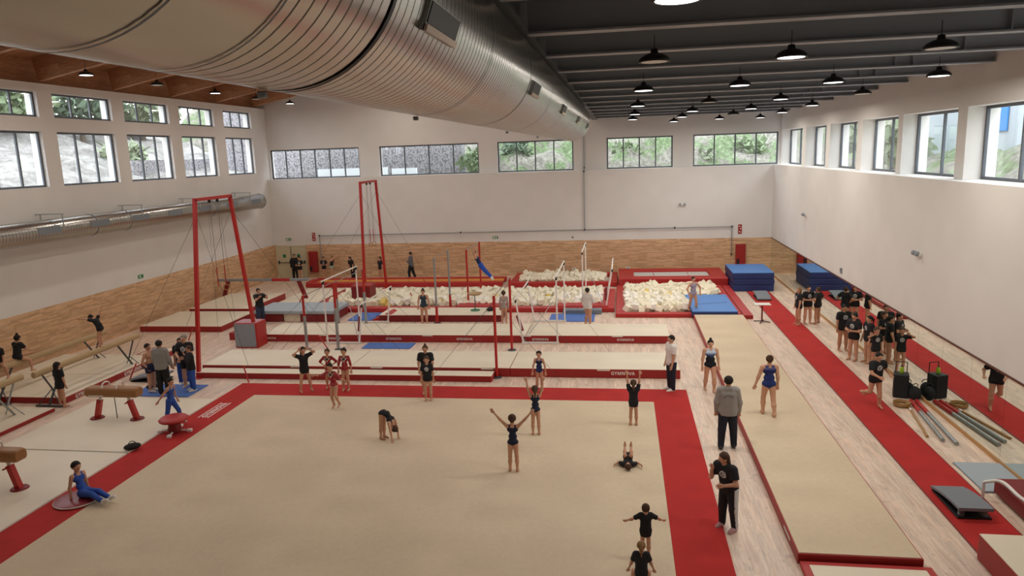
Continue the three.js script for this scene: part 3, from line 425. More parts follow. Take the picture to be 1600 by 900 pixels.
function pommelHorse(label, x, z) {
  const t = thing('pommel_horse', label, 'pommel horse', [x, 0.06, z]);
  const s = new THREE.Shape(); s.moveTo(-0.18, -0.06); s.quadraticCurveTo(-0.2, 0.1, -0.1, 0.14); s.lineTo(0.1, 0.14); s.quadraticCurveTo(0.2, 0.1, 0.18, -0.06); s.quadraticCurveTo(0.15, -0.14, 0.1, -0.14); s.lineTo(-0.1, -0.14); s.quadraticCurveTo(-0.15, -0.14, -0.18, -0.06);
  const g = new THREE.ExtrudeGeometry(s, { depth: 1.36, bevelEnabled: true, bevelSize: 0.04, bevelThickness: 0.12, bevelSegments: 5, bevelOffset: -0.04, curveSegments: 8 }); g.translate(0, 0.8, -0.68); g.rotateY(Math.PI / 2); part(t, 'horse_body', g, M.leather);
  part(t, 'maker_plate', boxG(0.45, 0.035, 0.004), M.text, [-0.42, 0.72, 0.19]);
  for (const q of [-0.22, 0.22]) { const c = new THREE.CatmullRomCurve3([V(q, 0.93, -0.15), V(q, 1.03, -0.13), V(q, 1.07, -0.04), V(q, 1.07, 0.04), V(q, 1.03, 0.13), V(q, 0.93, 0.15)]); part(t, 'pommel', new THREE.TubeGeometry(c, 20, 0.02, 8), M.white); }
  for (const q of [-1, 1]) { part(t, 'leg', beamBox([q * 0.62, 0, 0], [q * 0.46, 0.55, 0], 0.12, 0.12), M.redSteel); part(t, 'inner_tube', bar([q * 0.46, 0.52, 0], [q * 0.41, 0.7, 0], 0.04, 10), M.white); part(t, 'foot', cyl(0.17, 0.19, 0.03, 18), M.darkRed, [q * 0.62, 0.015, 0]); part(t, 'adjuster', cyl(0.02, 0.02, 0.1, 8), M.red, [q * 0.42, 0.5, 0.1], [Math.PI / 2, 0, 0]); }
  part(t, 'chain', bar([0.02, 0.02, 0.02], [0, 0.68, 0], 0.012, 6), M.darkSteel);
}
pommelHorse('brown leather pommel horse with two white pommels and red legs', -14.08, -17.35);
pommelHorse('pommel horse cut by the left picture edge with one red leg showing', -13.9, -13.1);
{
  const t = thing('mushroom_trainer', 'red mushroom trainer on four white feet at the red border', 'mushroom trainer', [-11.78, 0.03, -16.55], 0.5);
  part(t, 'top_pad', new THREE.LatheGeometry([[0, 0.33], [0.02, 0.46], [0.2, 0.455], [0.32, 0.43], [0.375, 0.385], [0.36, 0.345], [0.2, 0.31], [0, 0.3]].map((p) => new THREE.Vector2(...p)), 36), M.redPad); part(t, 'column', cyl(0.14, 0.17, 0.26, 20), M.darkRed, [0, 0.19, 0]);
  for (let k = 0; k < 4; k++) { const a = k * Math.PI / 2 + 0.3; part(t, 'base_arm', bar([0, 0.07, 0], [Math.cos(a) * 0.36, 0.045, Math.sin(a) * 0.36], 0.022, 8), M.white); part(t, 'foot', rbox(0.13, 0.08, 0.1, 0.02), M.white, [Math.cos(a) * 0.38, 0.04, Math.sin(a) * 0.38], [0, -a, 0]); }
  const d = thing('trainer_disc', 'flat dark red trainer disc under the leaning boy', 'disc', [-11.55, 0.03, -12.75]);
  part(d, 'disc_top', new THREE.LatheGeometry([[0, 0.085], [0.3, 0.08], [0.44, 0.06], [0.46, 0.04]].map((p) => new THREE.Vector2(...p)), 40), std(0x8e2a33, 0.35)); part(d, 'rim', new THREE.TorusGeometry(0.455, 0.016, 8, 48), M.offWhite, [0, 0.03, 0], [Math.PI / 2, 0, 0]); part(d, 'underside', cyl(0.45, 0.43, 0.03, 40), M.darkRed, [0, 0.018, 0]);
}
function springboard(label, x, z, yaw, y0 = 0) {
  const t = thing('springboard', label, 'springboard', [x, y0, z], yaw);
  const s = new THREE.Shape(); s.moveTo(-0.6, 0.05); s.quadraticCurveTo(0, 0.2, 0.55, 0.2); s.lineTo(0.6, 0.19); s.lineTo(0.6, 0.235); s.quadraticCurveTo(0, 0.245, -0.6, 0.09); const g = new THREE.ExtrudeGeometry(s, { depth: 0.6, bevelEnabled: true, bevelSize: 0.008, bevelThickness: 0.008, bevelSegments: 2, curveSegments: 8 }); g.translate(0, 0, -0.3); g.rotateY(-Math.PI / 2); part(t, 'top_board', g, M.greyDark);
  part(t, 'base_board', rbox(0.6, 0.03, 1.15, 0.01), M.black, [0, 0.025, 0]);
  for (const q of [-0.2, 0.2]) { const pts = []; for (let k = 0; k <= 48; k++) { const a = k * Math.PI / 4; pts.push(V(q + Math.cos(a) * 0.05, 0.04 + 0.16 * k / 48, 0.48 + Math.sin(a) * 0.05)); } part(t, 'spring', new THREE.TubeGeometry(new THREE.CatmullRomCurve3(pts), 96, 0.008, 5), M.galv); }
}
springboard('dark grey springboard on the near end of the red runway', 6.45, -14.05, 0, 0.02);
springboard('grey springboard at the far end of the red runway', 6.4, -34.1, Math.PI, 0.02);
springboard('grey springboard at the blue mat beside the group of boys', -15.55, -21.0, Math.PI / 2);
{
  const t = thing('judging_stand', 'small white topped stand on a black pole beside the runway', 'stand', [5.54, 0, -29.4]); part(t, 'table_top', rbox(0.62, 0.03, 0.42, 0.012), M.white, [0, 0.74, 0]); part(t, 'pole', cyl(0.03, 0.035, 0.7, 12), M.darkRed, [0, 0.38, 0]); for (let k = 0; k < 4; k++) { const a = k * Math.PI / 2 + 0.4; part(t, 'foot', bar([0, 0.05, 0], [Math.cos(a) * 0.32, 0.02, Math.sin(a) * 0.32], 0.018, 6), M.black); }
  const m = thing('grey_mat', 'flat grey mat by the mirror beside the near springboard', 'mat', [7.62, 0, -15.35]); part(m, 'mat_core', rbox(0.95, 0.04, 1.4, 0.015), M.greyMat, [0, 0.02, 0]); part(m, 'edge_band', rbox(0.97, 0.02, 1.42, 0.008), M.greyDark, [0, 0.011, 0]);
  const b = thing('red_vault_box', 'red padded box with cream top at the lower right corner', 'block', [6.42, 0, -11.5]); part(b, 'box_core', rbox(1.05, 0.45, 1.3, 0.03), M.red, [0, 0.225, 0]); part(b, 'top_cover', slab(-0.515, 0.515, 0.448, 0.46, -0.64, 0.64), M.cream);
  const c = thing('red_bench_pad', 'red pad with white curved rail at the right picture edge', 'pad', [7.55, 0, -13.4]); part(c, 'pad_core', rbox(0.75, 0.3, 1.7, 0.04), M.darkRed, [0.1, 0.2, -0.35]); part(c, 'curved_rail', new THREE.TubeGeometry(new THREE.CatmullRomCurve3([V(-0.55, 0.35, -1.0), V(-0.32, 0.42, -0.9), V(-0.24, 0.38, -0.3), V(-0.1, 0.34, 0.2), V(0.35, 0.36, 0.75)]), 32, 0.035, 8), M.white); part(c, 'leg', bar([-0.55, 0.35, -1.0], [-0.55, 0.0, -1.0], 0.03, 8), M.white);
  const s = thing('loudspeaker', 'black loudspeaker on the floor by the mirror', 'loudspeaker', [7.62, 0, -20.5], -0.3); part(s, 'cabinet', rbox(0.38, 0.66, 0.36, 0.03), M.black, [0, 0.34, 0]); part(s, 'grille', rbox(0.32, 0.58, 0.012, 0.005), M.rubber, [0, 0.34, 0.182]); part(s, 'carry_handle', strip([bar([-0.14, 0.6, -0.17], [-0.14, 0.95, -0.17], 0.012), bar([0.14, 0.6, -0.17], [0.14, 0.95, -0.17], 0.012), bar([-0.14, 0.95, -0.17], [0.14, 0.95, -0.17], 0.012)]), M.black);
  const v = thing('lime_bottle', 'lime green bottle standing on the loudspeaker', 'bottle', [7.62, 0.67, -20.5]); part(v, 'bottle_body', new THREE.LatheGeometry([[0, 0], [0.05, 0.005], [0.052, 0.14], [0.025, 0.18], [0.025, 0.2]].map((p) => new THREE.Vector2(...p)), 20), M.lime); part(v, 'cap', cyl(0.028, 0.028, 0.03, 14), M.black, [0, 0.21, 0]);
  [[7.86, -20.62, 'left'], [7.9, -20.25, 'right']].forEach(([x, z, n]) => { const g = thing('gym_bag', `black bag slumped beside the loudspeaker, ${n} one`, 'bag', [x, 0, z], 0.5); const q = new THREE.SphereGeometry(0.2, 20, 12); q.scale(0.7, 1, 0.9); part(g, 'bag_body', q, M.rubber, [0, 0.18, 0]); part(g, 'strap', new THREE.TorusGeometry(0.1, 0.012, 6, 16, Math.PI), M.black, [0, 0.36, 0]); });
  const rails = [['grey rail with red end lying on the floor by the mirror, left of the pair', 7.72, -20.0, 7.42, -17.25, M.galv], ['grey rail with red end lying on the floor by the mirror, right of the pair', 7.86, -20.0, 7.64, -17.05, M.galv]];
  for (const [l, x0, z0, x1, z1, m] of rails) { const g = thing('floor_rail', l, 'rail', [0, 0, 0]); part(g, 'tube', bar([x0, 0.05, z0], [x1, 0.05, z1], 0.045, 12), m); const k = 0.32; part(g, 'red_sleeve', bar([x0, 0.05, z0], [x0 + (x1 - x0) * k, 0.05, z0 + (z1 - z0) * k], 0.052, 12), M.redPad); }
  const w = thing('wooden_pole', 'thin wooden pole lying beside the grey rails', 'pole', [0, 0, 0]); part(w, 'shaft', bar([7.58, 0.03, -20.0], [7.18, 0.03, -17.5], 0.03, 10), M.woodRail); part(w, 'tape_band', bar([7.487, 0.03, -19.4], [7.468, 0.03, -19.28], 0.033, 10), M.white);
  const k = thing('wicker_basket', 'round flat wicker basket by the grey rails', 'basket', [7.38, 0, -19.7]); part(k, 'basket_wall', new THREE.LatheGeometry([[0.16, 0.01], [0.21, 0.04], [0.22, 0.12], [0.2, 0.12], [0.18, 0.05]].map((p) => new THREE.Vector2(...p)), 28), M.woodRail); part(k, 'basket_floor', cyl(0.17, 0.17, 0.02, 24), M.beamSuede, [0, 0.015, 0]);
  [[-12.15, -15.35, 'black shoe lying at the red border edge', 0.09], [-14.85, -20.05, 'black bag on the blue mat beside the boys', 0.16], [-5.7, -30.2, 'dark flat bag on the mat before the long pit', 0.03], [5.9, -37.9, 'dark bag at the end wall behind the mat stack', 0.16]].forEach(([x, z, l, y]) => { const g = thing('dropped_bag', l, 'bag', [x, y > 0.1 || y < 0.05 ? (y < 0.05 ? 0.3 : 0.03) : 0.06, z], 0.7); const q = new THREE.SphereGeometry(0.2, 18, 10); q.scale(1, 0.4, 0.65); part(g, 'bag_body', q, M.rubber, [0, 0.075, 0]); part(g, 'strap', new THREE.TorusGeometry(0.08, 0.01, 6, 14, Math.PI), M.black, [0, 0.13, 0]); });
  const ch = thing('chalk_stand', 'chalk bowl on a thin stand before the long pit', 'chalk stand', [-6.4, 0.3, -30.3]); part(ch, 'bowl', new THREE.LatheGeometry([[0, 0.68], [0.24, 0.7], [0.32, 0.78], [0.3, 0.78], [0.22, 0.72], [0, 0.7]].map((p) => new THREE.Vector2(...p)), 28), M.beamSuede); part(ch, 'stem', cyl(0.02, 0.02, 0.68, 8), M.darkSteel, [0, 0.34, 0]); part(ch, 'base', cyl(0.2, 0.22, 0.03, 20), M.green, [0, 0.015, 0]);
}
// ---------- wall fittings ----------
{
  const z = ZF + 0.03, d = struct('door_1', 'pale double emergency door in the end wall', 'door');
  part(d, 'door_frame', strip([slab(-20.9, -20.84, 0, 1.99, ZF, z + 0.02), slab(-19.02, -18.97, 0, 1.99, ZF, z + 0.02), slab(-20.9, -18.97, 1.94, 1.99, ZF, z + 0.02)]), M.door);
  for (const [a, b] of [[-20.84, -19.95], [-19.93, -19.02]]) { const l = part(d, 'door_leaf', slab(a, b, 0.01, 1.94, ZF, z), M.door); part(l, 'push_bar', bar([a + 0.1, 0.95, z + 0.06], [b - 0.08, 0.95, z + 0.06], 0.02, 8), M.black); part(l, 'notice', slab(a + 0.36, a + 0.56, 1.25, 1.45, z, z + 0.004), M.green); for (const x of [a + 0.1, b - 0.08]) part(l, 'bar_mount', slab(x - 0.03, x + 0.03, 0.88, 1.06, z, z + 0.07), M.black); }
  part(d, 'meeting_strip', slab(-19.955, -19.925, 0.01, 1.94, z, z + 0.012), M.black);
  const cab = (l, x0, x1, y0, y1) => { const t = thing('hose_cabinet', l, 'hose cabinet', [(x0 + x1) / 2, (y0 + y1) / 2, z + 0.097]); part(t, 'cabinet_box', rbox(x1 - x0, y1 - y0, 0.18, 0.01), std(0x9c1d1f, 0.4)); part(t, 'cabinet_door', rbox(x1 - x0 - 0.06, y1 - y0 - 0.06, 0.012, 0.004), M.red, [0, 0, 0.092]); part(t, 'latch', rbox(0.14, 0.3, 0.02, 0.005), M.black, [-(x1 - x0) / 2 + 0.12, -(y1 - y0) / 2 + 0.22, 0.1]); };
  cab('red fire hose cabinet right of the double door', -18.75, -18.22, 0.35, 1.62); cab('red fire hose cabinet above the blue mat stack', 6.2, 6.72, 0.5, 1.68);
  const sign = (l, x, y, w, h, m, marks) => { const t = thing('wall_sign', l, 'sign', [x, y, ZF + 0.012]); part(t, 'sign_plate', boxG(w, h, 0.02), m); for (const [mx, my, mw, mh] of marks) part(t, 'pictogram', boxG(mw, mh, 0.006), M.white, [mx, my, 0.012]); };
  const dots = [[-0.03, 0.16, 0.06, 0.05], [0.03, 0.02, 0.07, 0.05], [-0.02, -0.14, 0.06, 0.06], [0.04, 0.12, 0.03, 0.03], [0.04, -0.17, 0.03, 0.04]];
  sign('tall red fire equipment sign above the left hose cabinet', -18.4, 2.49, 0.2, 0.5, M.red, dots); sign('tall red fire equipment sign above the right hose cabinet', 6.42, 2.5, 0.2, 0.52, M.red, dots);
  sign('small pale sign beside the left red sign', -18.72, 2.3, 0.26, 0.16, M.offWhite, [[0, 0, 0.1, 0.06]]); const run = [[-0.07, 0, 0.08, 0.1], [0.06, 0.02, 0.07, 0.06], [0.06, -0.05, 0.03, 0.05]];
  sign('green exit sign over the double door', -20.03, 2.36, 0.3, 0.15, M.green, run); sign('green exit sign on the end wall behind the bars', -7.28, 2.26, 0.32, 0.15, M.green, run); sign('small dark sign on the end wall left of the wall pipe', -2.8, 2.2, 0.1, 0.1, M.darkSteel, [[0, 0, 0.03, 0.03]]);
  const s2 = thing('wall_sign', 'green exit sign on the left wall above the panelling', 'sign', [XL + 0.012, 2.24, -28.55]); part(s2, 'sign_plate', boxG(0.02, 0.15, 0.34), M.green); part(s2, 'pictogram', boxG(0.006, 0.08, 0.1), M.white, [0.012, 0, 0.05]);
  const pp = thing('fire_pipe', 'thin grey fire water pipe along the end wall', 'pipe', [0, 0, ZF + 0.1]); part(pp, 'pipe_run', bar([-18.0, 2.56, 0], [5.98, 2.66, 0], 0.028, 8), M.galv); part(pp, 'pipe_riser', bar([-2.1, 2.62, 0], [-2.1, 6.0, 0], 0.028, 8), M.galv); part(pp, 'pipe_elbow', cyl(0.035, 0.035, 0.08, 8), M.galv, [-2.1, 5.98, 0]); const pu = thing('riser_pipe', 'upper pipe rising between the end wall windows to the roof', 'pipe', [-2.1, 6.0, ZU + 0.05]); part(pu, 'pipe_run', cyl(0.028, 0.028, 2.7, 8), M.galv, [0, 1.35, 0]); part(pu, 'coupling', cyl(0.045, 0.045, 0.08, 10), M.darkSteel, [0, 0.1, 0]); part(pp, 'pipe_drop', bar([-18.0, 2.56, 0], [-18.0, 0.9, 0], 0.026, 8), M.galv); part(pp, 'pipe_drop', bar([5.98, 2.66, 0], [5.98, 1.1, 0], 0.026, 8), M.galv); for (const [x, y] of [[-2.1, 2.63], [-2.1, 5.9], [-18, 2.56], [5.98, 2.66], [5.98, 1.12], [2.9, 2.65], [-9.3, 2.6]]) part(pp, 'coupling', cyl(0.05, 0.05, 0.1, 10), M.darkSteel, [x, y, 0]);
  const spot = (l, x, y, z2, yaw) => { const t = thing('emergency_light', l, 'wall light', [x, y, z2], yaw); part(t, 'housing', rbox(0.34, 0.12, 0.1, 0.03), M.white, [0, 0, 0.05]); for (const q of [-0.12, 0.12]) part(t, 'spot_head', cyl(0.06, 0.07, 0.08, 14), M.grey, [q, 0.03, 0.12], [Math.PI / 2.4, 0, 0]); };
  spot('white twin-head emergency light on the end wall', 3.3, 3.92, ZF, 0); spot('white twin-head emergency light high on the right wall, farther one', XR, 3.87, -33.7, -Math.PI / 2); spot('white twin-head emergency light on the right wall, nearer one', XR, 3.9, -21.1, -Math.PI / 2);
  const bx = thing('junction_box', 'small dark box on the right wall above the mirror', 'box', [XR - 0.03, 2.3, -28.05]); part(bx, 'box_body', rbox(0.05, 0.2, 0.12, 0.01), M.grey); part(bx, 'socket', boxG(0.01, 0.08, 0.06), M.black, [-0.028, 0.03, 0]);
  [[-2.75, 0.36, 'left'], [0.31, 0.4, 'right']].forEach(([x, y, n]) => { const t = thing('wall_socket', `white socket low on the end wall panelling, ${n} one`, 'socket', [x, y, z + 0.01]); part(t, 'plate', rbox(0.22, 0.14, 0.02, 0.006), M.white); part(t, 'outlet', boxG(0.12, 0.06, 0.006), M.grey, [0, 0, 0.011]); });
}
// ---------- people: bones -> distance field -> surface nets ----------
function fieldMesh(bones, cell, k, color, post) { // bones {a,b,ra,rb,cut:[[p,dir]...]}
  let lo = [1e9, 1e9, 1e9], hi = [-1e9, -1e9, -1e9];
  for (const b of bones) for (const [p, r] of [[b.a, b.ra], [b.b, b.rb]]) for (let i = 0; i < 3; i++) { lo[i] = Math.min(lo[i], p.getComponent(i) - r - 2.5 * cell); hi[i] = Math.max(hi[i], p.getComponent(i) + r + 2.5 * cell); }
  const n = lo.map((l, i) => Math.ceil((hi[i] - l) / cell) + 1), [nx, ny, nz] = n, F = new Float32Array(nx * ny * nz).fill(1);
  for (const b of bones) {
    const rm = Math.max(b.ra, b.rb) + k + 1.5 * cell, s = [0, 1, 2].map((i) => Math.max(0, Math.floor((Math.min(b.a.getComponent(i), b.b.getComponent(i)) - rm - lo[i]) / cell))), e = [0, 1, 2].map((i) => Math.min(n[i] - 1, Math.ceil((Math.max(b.a.getComponent(i), b.b.getComponent(i)) + rm - lo[i]) / cell)));
    const dx = b.b.x - b.a.x, dy = b.b.y - b.a.y, dz = b.b.z - b.a.z, L2 = dx * dx + dy * dy + dz * dz + 1e-12;
    for (let z = s[2]; z <= e[2]; z++) for (let y = s[1]; y <= e[1]; y++) for (let x = s[0]; x <= e[0]; x++) {
      const X = lo[0] + x * cell, Y = lo[1] + y * cell, Z = lo[2] + z * cell, px = X - b.a.x, py = Y - b.a.y, pz = Z - b.a.z;
      const t = Math.max(0, Math.min(1, (px * dx + py * dy + pz * dz) / L2)), qx = px - t * dx, qy = py - t * dy, qz = pz - t * dz;
      let d = Math.sqrt(qx * qx + qy * qy + qz * qz) - (b.ra + (b.rb - b.ra) * t);
      if (b.cut) for (const [p, v] of b.cut) d = Math.max(d, (X - p.x) * v.x + (Y - p.y) * v.y + (Z - p.z) * v.z);
      const o = x + nx * (y + ny * z), f = F[o], h = Math.max(k - Math.abs(f - d), 0) / k; F[o] = Math.min(f, d) - h * h * k * 0.25;
    }
  }
  if (post) for (let z = 0; z < nz; z++) for (let y = 0; y < ny; y++) for (let x = 0; x < nx; x++) { const o = x + nx * (y + ny * z); F[o] = post(F[o], lo[0] + x * cell, lo[1] + y * cell, lo[2] + z * cell); }
  const id = new Int32Array(nx * ny * nz).fill(-1), pos = [], idx = [], off = [0, 1, nx, nx + 1, nx * ny, nx * ny + 1, nx * ny + nx, nx * ny + nx + 1], E2 = [[0, 1], [2, 3], [4, 5], [6, 7], [0, 2], [1, 3], [4, 6], [5, 7], [0, 4], [1, 5], [2, 6], [3, 7]];
  for (let z = 0; z < nz - 1; z++) for (let y = 0; y < ny - 1; y++) for (let x = 0; x < nx - 1; x++) {
    const o = x + nx * (y + ny * z); let m = 0; for (let c = 0; c < 8; c++) if (F[o + off[c]] < 0) m |= 1 << c;
    if (m === 0 || m === 255) continue; let sx = 0, sy = 0, sz = 0, q = 0;
    for (const [p, r] of E2) { if (((m >> p) & 1) === ((m >> r) & 1)) continue; const f0 = F[o + off[p]], f1 = F[o + off[r]], t = f0 / (f0 - f1); sx += (p & 1) + ((r & 1) - (p & 1)) * t; sy += ((p >> 1) & 1) + (((r >> 1) & 1) - ((p >> 1) & 1)) * t; sz += (p >> 2) + ((r >> 2) - (p >> 2)) * t; q++; }
    id[o] = pos.length / 3; pos.push(lo[0] + (x + sx / q) * cell, lo[1] + (y + sy / q) * cell, lo[2] + (z + sz / q) * cell);
  }
  const quad = (a, b, c, d, flip) => { if (a < 0 || b < 0 || c < 0 || d < 0) return; if (flip) idx.push(a, c, b, a, d, c); else idx.push(a, b, c, a, c, d); };
  for (let z = 1; z < nz - 1; z++) for (let y = 1; y < ny - 1; y++) for (let x = 1; x < nx - 1; x++) {
    const o = x + nx * (y + ny * z), s = F[o] < 0;
    if (s !== F[o + 1] < 0) quad(id[o - nx - nx * ny], id[o - nx * ny], id[o], id[o - nx], !s);
    if (s !== F[o + nx] < 0) quad(id[o - 1 - nx * ny], id[o - 1], id[o], id[o - nx * ny], !s);
    if (s !== F[o + nx * ny] < 0) quad(id[o - 1 - nx], id[o - nx], id[o], id[o - 1], !s);
  }
  const g = new THREE.BufferGeometry(); g.setAttribute('position', new THREE.Float32BufferAttribute(pos, 3)); g.setIndex(idx); g.computeVertexNormals();
  if (color) { const c = []; const t = new THREE.Vector3(); for (let i = 0; i < pos.length; i += 3) { const q = color(t.set(pos[i], pos[i + 1], pos[i + 2])); c.push(q.r, q.g, q.b); } g.setAttribute('color', new THREE.Float32BufferAttribute(c, 3)); }
  return g;
}
const C = (h) => new THREE.Color(h), D = (a) => V(...a).normalize(), SKIN = [C(0xc9977a), C(0xbd8a6c), C(0xd2a184)], HAIR = { dark: C(0x1c1613), brown: C(0x4a3323), light: C(0x8a6844), grey: C(0x8b8580) };
const bodyMat = new THREE.MeshStandardMaterial({ vertexColors: true, roughness: 0.65 }), clothMat = new THREE.MeshStandardMaterial({ vertexColors: true, roughness: 0.85 });
const mir = (a) => [-a[0], a[1], a[2]];
function person(o) {
  const P = { torso: [0, 1, 0.02], chest: null, head: null, face: [0, -0.08, 1], aL: [[0.14, -1, 0.02], [0.05, -1, 0.15]], aR: null, lL: [[0.06, -1, 0.02], [0.02, -1, -0.03]], lR: null, foot: [0, -0.18, 1], twist: 0, ...o.pose };
  P.aR ??= P.aL.map(mir); P.lR ??= P.lL.map(mir); P.chest ??= P.torso; P.head ??= P.chest;
  const h = o.h, child = h < 1.45, hs = o.hs ?? (child ? 1.16 : 1.0), w = (o.build ?? (child ? 0.86 : 1)), cell = o.cell ?? 0.016;
  const J = {}, X = V(Math.cos(P.twist), 0, -Math.sin(P.twist)), T = D(P.torso), CH = D(P.chest), HD = D(P.head);
  J.pel = V(0, 0, 0); J.wst = T.clone().multiplyScalar(0.1 * h); J.chs = J.wst.clone().addScaledVector(CH, 0.13 * h); J.nck = J.chs.clone().addScaledVector(CH, 0.075 * h); J.hb = J.nck.clone().addScaledVector(HD, 0.04 * h); J.hc = J.hb.clone().addScaledVector(HD, 0.058 * h * hs);
  const fwd = V(...P.face).normalize(); const up = HD.clone(); fwd.addScaledVector(up, -fwd.dot(up) * 0.75).normalize(); const side = up.clone().cross(fwd).normalize();
  for (const [s, n] of [[1, 'L'], [-1, 'R']]) {
    J['sh' + n] = J.chs.clone().addScaledVector(CH, 0.048 * h).addScaledVector(X, s * 0.108 * h * w); const a = P['a' + n]; J['el' + n] = J['sh' + n].clone().addScaledVector(D(a[0]), 0.17 * h); J['wr' + n] = J['el' + n].clone().addScaledVector(D(a[1]), 0.145 * h);
    J['hp' + n] = V(s * 0.05 * h * w, -0.015 * h, 0); const l = P['l' + n]; J['kn' + n] = J['hp' + n].clone().addScaledVector(D(l[0]), 0.245 * h); J['an' + n] = J['kn' + n].clone().addScaledVector(D(l[1]), 0.235 * h); J['to' + n] = J['an' + n].clone().addScaledVector(D(l[2] ?? P.foot), 0.1 * h);
  }
  // rest the figure
  let dy; if (P.anchor === 'hands') dy = V(0, 0, 0).sub(J.wrL.clone().add(J.wrR).multiplyScalar(0.5).addScaledVector(D(P.aL[1]), 0.06 * h)); else { let lowest = 1e9; for (const [k, r] of [['anL', 0.028], ['anR', 0.028], ['toL', 0.016], ['toR', 0.016], ['pel', 0.085], ['chs', 0.08], ['hc', 0.06 * hs], ['wrL', 0.02], ['wrR', 0.02], ['knL', 0.035], ['knR', 0.035]]) if (!(P.skip ?? []).includes(k)) lowest = Math.min(lowest, J[k].y - r * h); dy = V(0, -lowest, 0); }
  for (const k in J) J[k].add(dy);
  const B = (a, b, ra, rb, cut) => ({ a: J[a] ?? a, b: J[b] ?? b, ra: ra * h, rb: rb * h, cut }), mix = (a, b, t) => J[a].clone().lerp(J[b], t), offX = (p, s) => p.clone().addScaledVector(X, s * h * w);
  const torso = (e = 0) => [B(offX(J.pel, -0.042), offX(J.pel, 0.042), 0.068 * w + e, 0.068 * w + e), B(offX(J.pel, 0), J.wst, 0.07 * w + e, 0.062 * w + e), B(offX(J.wst, -0.028), offX(J.wst, 0.028), 0.056 * w + e, 0.056 * w + e), B(offX(J.chs, -0.048), offX(J.chs, 0.048), 0.062 * w + e, 0.062 * w + e), B(J.wst, J.chs, 0.06 * w + e, 0.064 * w + e), B(mix('nck', 'shL', 0.75), mix('nck', 'shR', 0.75), 0.04 * w + e, 0.04 * w + e)];
  const arm = (n, e = 0) => [B('sh' + n, 'el' + n, 0.036 * w + e, 0.026 * w + e), B('el' + n, 'wr' + n, 0.027 * w + e, 0.018 * w + e)];
  const leg = (n, e = 0) => [B('hp' + n, 'kn' + n, 0.058 * w + e, 0.037 * w + e), B('kn' + n, mix('kn' + n, 'an' + n, 0.35), 0.036 * w + e, 0.039 * w + e), B(mix('kn' + n, 'an' + n, 0.35), 'an' + n, 0.039 * w + e, 0.023 * w + e)];
  const foot = (n, e = 0) => [B('an' + n, 'to' + n, 0.024 + e, 0.017 + e), B(J['an' + n].clone().add(V(0, -0.004 * h, 0)), mix('an' + n, 'to' + n, -0.22), 0.022 + e, 0.018 + e)];
  const skin = SKIN[o.skin ?? 0];
  const bodyBones = [...torso(-0.006), ...arm('L'), ...arm('R'), ...leg('L'), ...leg('R'), ...foot('L'), ...foot('R'), B('nck', 'hb', 0.031, 0.03), B(mix('nck', 'chs', 0.3), 'nck', 0.045, 0.032)];
  const geos = [fieldMesh(bodyBones, cell, 0.03, () => skin)];
  // head
  const rh = 0.058 * h * hs, H = (u, f, s) => J.hc.clone().addScaledVector(up, u * rh).addScaledVector(fwd, f * rh).addScaledVector(side, s * rh), hb = (a, b, ra, rb = ra, cut) => ({ a, b, ra: ra * rh, rb: rb * rh, cut });
  const headBones = [hb(H(0.18, -0.12, 0), H(0.12, 0.12, 0), 0.92, 0.86), hb(H(-0.55, 0.3, 0), H(-0.75, 0.42, 0), 0.52, 0.4), hb(H(0.02, 0.92, 0), H(-0.26, 1.04, 0), 0.09, 0.15), hb(H(-0.1, 0, 0.86), H(-0.25, 0, 0.88), 0.14), hb(H(-0.1, 0, -0.86), H(-0.25, 0, -0.88), 0.14), { a: J.nck, b: H(-0.5, -0.1, 0), ra: 0.03 * h, rb: 0.03 * h }];
  const eyeC = C(0x241a16), lip = C(0x9c4a44), e1 = H(0.06, 0.86, 0.34), e2 = H(0.06, 0.86, -0.34), mo = H(-0.58, 0.82, 0);
  geos.push(fieldMesh(headBones, Math.max(0.007, cell * 0.5), rh * 0.35, (p) => p.distanceTo(e1) < rh * 0.115 || p.distanceTo(e2) < rh * 0.115 ? eyeC : p.distanceTo(mo) < rh * 0.13 ? lip : skin));
  // hands: palm, four fingers, thumb
  if (!o.noHands) for (const n of ['L', 'R']) {
    const d = D(P['a' + n][1]), W = J['wr' + n], s = n === 'L' ? 1 : -1; let q = V(0, 0, 1).cross(d); if (q.lengthSq() < 0.05) q = V(1, 0, 0); q.normalize(); const nn = d.clone().cross(q).normalize(), U = h * 0.0115 / 0.02, at2 = (l, c, m) => W.clone().addScaledVector(d, l * h).addScaledVector(q, c * h * s).addScaledVector(nn, m * h), fb = [], f = (a, b, r0, r1) => fb.push({ a, b, ra: r0 * h, rb: r1 * h });
    f(at2(0.005, -0.01, 0), at2(0.045, -0.013, 0), 0.013, 0.012); f(at2(0.005, 0.01, 0), at2(0.045, 0.013, 0), 0.013, 0.012);
    [[-0.019, 0.034], [-0.0065, 0.042], [0.0065, 0.04], [0.019, 0.031]].forEach(([c, L]) => { f(at2(0.048, c, 0), at2(0.048 + L * 0.5, c * 1.15, 0.003), 0.0062, 0.0058); f(at2(0.048 + L * 0.5, c * 1.15, 0.003), at2(0.048 + L, c * 1.2, 0.012), 0.0056, 0.0048); });
    f(at2(0.015, -0.02, 0), at2(0.035, -0.036, 0.008), 0.0075, 0.0065); f(at2(0.035, -0.036, 0.008), at2(0.055, -0.04, 0.014), 0.0062, 0.0052);
    geos.push(fieldMesh(fb, Math.max(0.0055, 0.0048 * h), 0.006, () => skin));
  }
  const pr = thing('person', o.label, 'person', [o.x, o.y ?? 0, o.z], o.yaw ?? 0);
  part(pr, 'body', mergeGeometries(geos), bodyMat);
  const wear = (name, bones, col, e2 = 0.02, post) => part(pr, name, fieldMesh(bones, Math.max(0.012, cell * 0.85), e2, col, post), clothMat);
  const plain = (c) => { const k = C(c); return () => k; };
